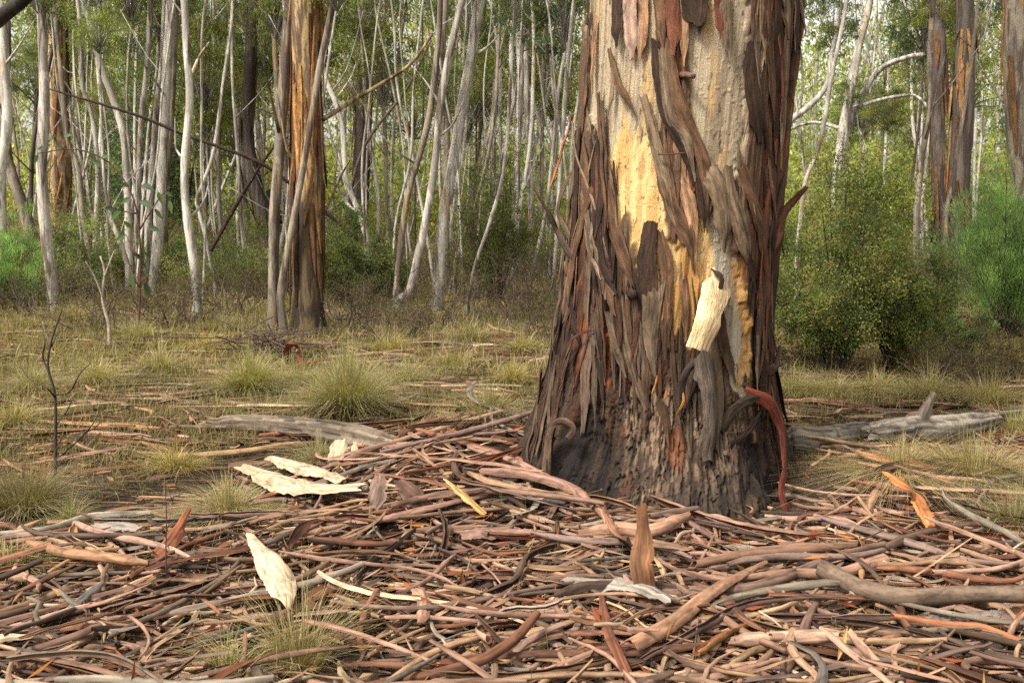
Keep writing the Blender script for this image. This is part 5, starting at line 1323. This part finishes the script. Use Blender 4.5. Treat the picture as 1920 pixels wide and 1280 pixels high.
TUSS = ['behind the bare dark sapling', 'between bare sapling and grey log', 'behind the end of the grey log', 'at the foot of the red stemmed sapling', 'at the foot of the slender pale gum', 'beside the heap of dead twigs', 'between the two big tussocks', 'just past the largest tussock', 'midway from largest tussock to big trunk', 'close beside the big trunk flank',
        'below the bent grey gum', 'below the flared white gum', 'in front of the olive shrub', 'under the olive shrub stems', 'behind the stubbed grey log', 'below the feathery green shrub', 'between big trunk and olive shrub', 'beside the splintered end of the stubbed log', 'in the sticks beyond the bare dark sapling', 'in front of the long tan pole', 'tucked against the grey log', 'beside the long slit roll of bark', 'tall and dark between the two shrubs', 'below the bright white gum', 'among sticks behind the big trunk flank']
for px, py, R, H in [(60, 735, .4, .25), (180, 720, .38, .22), (300, 700, .36, .24), (260, 640, .4, .28), (140, 600, .5, .3), (390, 660, .36, .22), (560, 720, .3, .18), (760, 720, .36, .22), (850, 690, .34, .2), (960, 720, .3, .2), (730, 660, .4, .25), (420, 620, .4, .25),
                     (1560, 745, .36, .22), (1640, 740, .34, .2), (1740, 750, .4, .26), (1850, 760, .4, .25), (1490, 740, .3, .18), (1900, 820, .36, .22), (30, 800, .3, .18), (330, 880, .25, .12), (600, 868, .3, .12), (20, 1075, .2, .12), (1730, 705, .4, .4), (880, 640, .4, .25), (980, 660, .4, .24)]:
    tussock('straw tipped grass tussock ' + TUSS.pop(0), px, py, R, H, 800, [STRAW, GRN, OLV, STRAW, LIME], 'grass tussocks on the forest floor', 0.0045)
def field(n, y0, y1, L, W, seed):
    y = np.sqrt(rng.uniform(y0 * y0, y1 * y1, n)); x = rng.uniform(-0.57, 0.57, n) * y
    d = fbm(x * 0.7, y * 0.5, 0, 3, seed)
    keep = rng.random(n) < smooth(0.24, 0.55, d) * np.where(y < 6.6, np.clip((y - 5.4) * 0.6 + (x < -1.0) * .4, 0.02, 1), 1)
    keep &= np.hypot(x - TX, y - TY) > 1.3
    x, y = x[keep], y[keep]; k = len(x)
    P = np.stack([x, y, gh(x, y) - 0.01], 1)
    tips = np.array([STRAW, OLV, GRN, DRY, GRN, STRAW])
    pt = (vnoise(x * 0.6, y * 0.6, 0, seed + 3) * 5.99 + rng.normal(size=k) * 1.1).astype(int) % 6
    tp = tips[pt] * rng.uniform(0.75, 1.25, (k, 1))
    cb = np.tile(lin(150, 132, 84) * .6, (k, 1))
    return blades(P, rng.uniform(0, 6.28, k), np.abs(rng.normal(size=k)) * 0.8 + 0.15, L * rng.uniform(0.5, 1.3, k), W * rng.uniform(0.6, 1.4, k), cb, tp)
acc = Acc()
acc.add(*field(42000, 5.4, 10.5, 0.15, 0.0045, 1)); acc.add(*field(42000, 10, 18, 0.22, 0.009, 2)); acc.add(*field(34000, 17, 36, 0.3, 0.02, 3))
tag(link('grass', acc.mesh('grass'), M['grass']), 'thin straw and green grass across the forest floor', 'grass', kind='stuff')
# little seedlings and single blades in the bark
acc = Acc(); xy = np.array([sample_spot(5.2) for _ in range(420)]); P = np.column_stack([xy, gh(xy[:, 0], xy[:, 1])]); n = len(P)
acc.add(*blades(P, rng.uniform(0, 6.28, n), np.abs(rng.normal(size=n)) * .6, rng.uniform(.06, .2, n), np.full(n, .0025), np.tile(GRN * .6, (n, 1)), np.tile(GRN, (n, 1)) * rng.uniform(.7, 1.3, (n, 1))))
tag(link('stray_grass', acc.mesh('stray_grass'), M['grass']), 'single green grass blades poking through the bark', 'grass', kind='stuff')

# ------------------------------------------------------------------ saplings
def sapling(label, stem, w, Y, branches, leaves, col, name='sapling'):
    P = np.array([at_y(x, y, Y) for x, y in stem]); base = P[0].copy(); P[0, 2] -= 0.04
    t = thing(name, label, 'sapling', base)
    Q = catmull(P, 26); V, F, S = tube(Q, np.linspace(w, w * .4, 26) * Y / FPX / 2, 6, .1, 7); a = Acc(); a.add(V, F, col, S)
    link('stem', a.mesh('stem', origin=base), M['twig'], t)
    for b, bw in branches:
        B = np.array([at_y(x, y, Y + 0.06 * i * random.choice([-1, 1])) for i, (x, y) in enumerate(b)])
        V, F, S = tube(catmull(B, 12), np.linspace(bw, bw * .35, 12) * Y / FPX / 2, 5, 0, 8); a = Acc(); a.add(V, F, col, S)
        link('branch', a.mesh('branch', origin=base), M['twig'], t)
    for (x, y, ang, L_) in leaves:
        p = at_y(x, y, Y + random.uniform(-.1, .1)); Lm = 0.8 * L_ * Y / FPX; d = np.array([math.cos(ang), random.uniform(-.3, .3), math.sin(ang)]); d /= np.linalg.norm(d)
        sd_ = unit(np.cross(d, np.array([random.uniform(-.4, .4), -1, random.uniform(-.2, .6)]))); nn = np.cross(sd_, d)
        tt = np.linspace(0, 1, 6); ww = np.sin(np.pi * np.clip(tt, .04, .98) ** .8) * Lm * .23
        c = p + d * (tt * Lm)[:, None] + np.array([0, 0, -1]) * (0.25 * Lm * tt ** 2)[:, None]
        V = np.stack([c - sd_ * ww[:, None] + nn * ww[:, None] * .3, c, c + sd_ * ww[:, None] + nn * ww[:, None] * .3], 1).reshape(-1, 3)
        a = Acc(); a.add(V, grid_faces(6, 3), random.choice([np.array([.06, .11, .05]), np.array([.09, .15, .05]), np.array([.05, .085, .045])]))
        link('leaf', a.mesh('leaf', origin=base), M['leaf'], t)
    return t
gb = on_ground(259, 636)
lv = [(268, 346, -0.3, 30), (262, 378, -.2, 34), (278, 426, -.1, 30), (232, 415, -.6, 26), (246, 372, 3.4, 28), (296, 360, -1.2, 26), (310, 360, -.4, 18), (226, 396, 3.6, 30), (214, 392, 2.8, 26), (318, 376, -1.4, 26), (252, 478, -.4, 22), (246, 510, -1.5, 34),
      (272, 530, -1.2, 32), (84, 278, 3.0, 22), (98, 262, 1.0, 20), (104, 270, -.4, 22), (120, 256, .4, 22), (72, 290, -2.2, 22), (168, 282, -1.0, 24), (176, 300, -.6, 24), (190, 296, .4, 22), (212, 310, -.5, 22), (290, 392, -.8, 26), (242, 350, 2.5, 24), (236, 440, 3.5, 26)]
sapling('red stemmed gum sapling with drooping round green leaves', [(259, 640), (262, 540), (262, 450), (250, 372), (212, 312), (165, 285), (120, 280), (70, 288)], 5, gb[1],
        [([(262, 430), (280, 400), (300, 370), (318, 350)], 4), ([(255, 400), (232, 396), (212, 390)], 4), ([(262, 480), (250, 470), (236, 440)], 4), ([(262, 540), (250, 520), (244, 500)], 3), ([(262, 530), (276, 520), (272, 536)], 3), ([(120, 280), (104, 262), (98, 250)], 3)], lv, lin(84, 48, 38))
gb = on_ground(103, 908)
sapling('bare dark sapling with spidery twigs standing in bark litter', [(103, 908), (104, 830), (103, 740), (90, 690), (96, 640), (116, 580)], 8, gb[1],
        [([(103, 745), (86, 725), (60, 715), (40, 690)], 4), ([(104, 740), (130, 735), (150, 700), (170, 680)], 4), ([(93, 700), (80, 670), (84, 640), (76, 600)], 4), ([(103, 800), (125, 770), (140, 740)], 3), ([(96, 650), (108, 625), (122, 620)], 3),
         ([(104, 860), (130, 840), (170, 800), (190, 760)], 4), ([(160, 810), (180, 800), (206, 770)], 3), ([(104, 880), (120, 860), (150, 850)], 3)], [], lin(58, 44, 38))
gb = on_ground(312, 1110)
sapling('single thin bare stem poking up from the litter', [(312, 1112), (311, 1040), (312, 970), (309, 900)], 4, gb[1], [([(311, 1000), (316, 985), (320, 960)], 2)], [], lin(70, 50, 42), 'bare_sapling')
gb = on_ground(205, 655)
sapling('crooked grey bare sapling in the straw grass', [(205, 656), (204, 610), (192, 560), (196, 510), (188, 480)], 9, gb[1], [([(194, 560), (178, 520), (160, 490)], 5), ([(196, 520), (206, 490), (214, 470)], 4)], [], lin(150, 136, 120), 'bare_sapling')
# heap of dead twigs by the grey brown gum
hp = on_ground(500, 668); acc = Acc()
for i in range(90):
    c = np.array([hp[0], hp[1], float(gh(hp[0], hp[1]))]) + np.array([random.gauss(0, .22), random.gauss(0, .2), abs(random.gauss(0.02, .13))]); d = np.array([random.gauss(0, .35), random.gauss(0, .25), random.gauss(.0, .14)])
    V, F, S = tube(catmull(np.array([c - d, c + np.array([0, 0, .03]), c + d]), 5), random.uniform(.003, .008), 4, 0, i, False); acc.add(V, F, lin(88, 68, 58) * random.uniform(.5, 1.1), S)
tag(link('twig_heap', acc.mesh('twig_heap', origin=hp), M['twig'], None, hp), 'heap of brown dead twigs beside the grey brown gum', 'twig heap', kind='stuff')
# a gum just outside the picture whose dark bough crosses its upper corner
g0 = float(gh(-3.4, 4.6))
t = thing('gum_tree', 'dark bough of a gum reaching across the upper corner', 'tree', (-3.4, 4.6, g0))
for nm, pts, r0, r1 in (('trunk', [(-3.4, 4.6, g0 - .1), (-3.35, 4.6, 2.0), (-3.5, 4.6, 5.0), (-3.4, 4.7, 9.0)], .17, .09), ('limb', [tuple(np.array([-3.38, 4.6, 1.9])), tuple(at_y(-60, 70, 4.45)), tuple(at_y(10, 26, 4.3)), tuple(at_y(70, -30, 4.2)), tuple(at_y(200, -200, 4.1))], .05, .02)):
    Q = catmull(np.array(pts), 30); V, F, S = tube(Q, np.linspace(r0, r1, 30), 9, .15, 5); a = Acc(); a.add(V, F, np.ones(3) * .6, S)
    link(nm, a.mesh(nm, origin=(-3.4, 4.6, g0)), M['dark_gum'], t)
lm, tm = CROWNS[3]; c = sub(lm, 'crown', None, t, (0, .1, 7.6 - g0), 1.1); sub(tm, 'twigs', None, c)
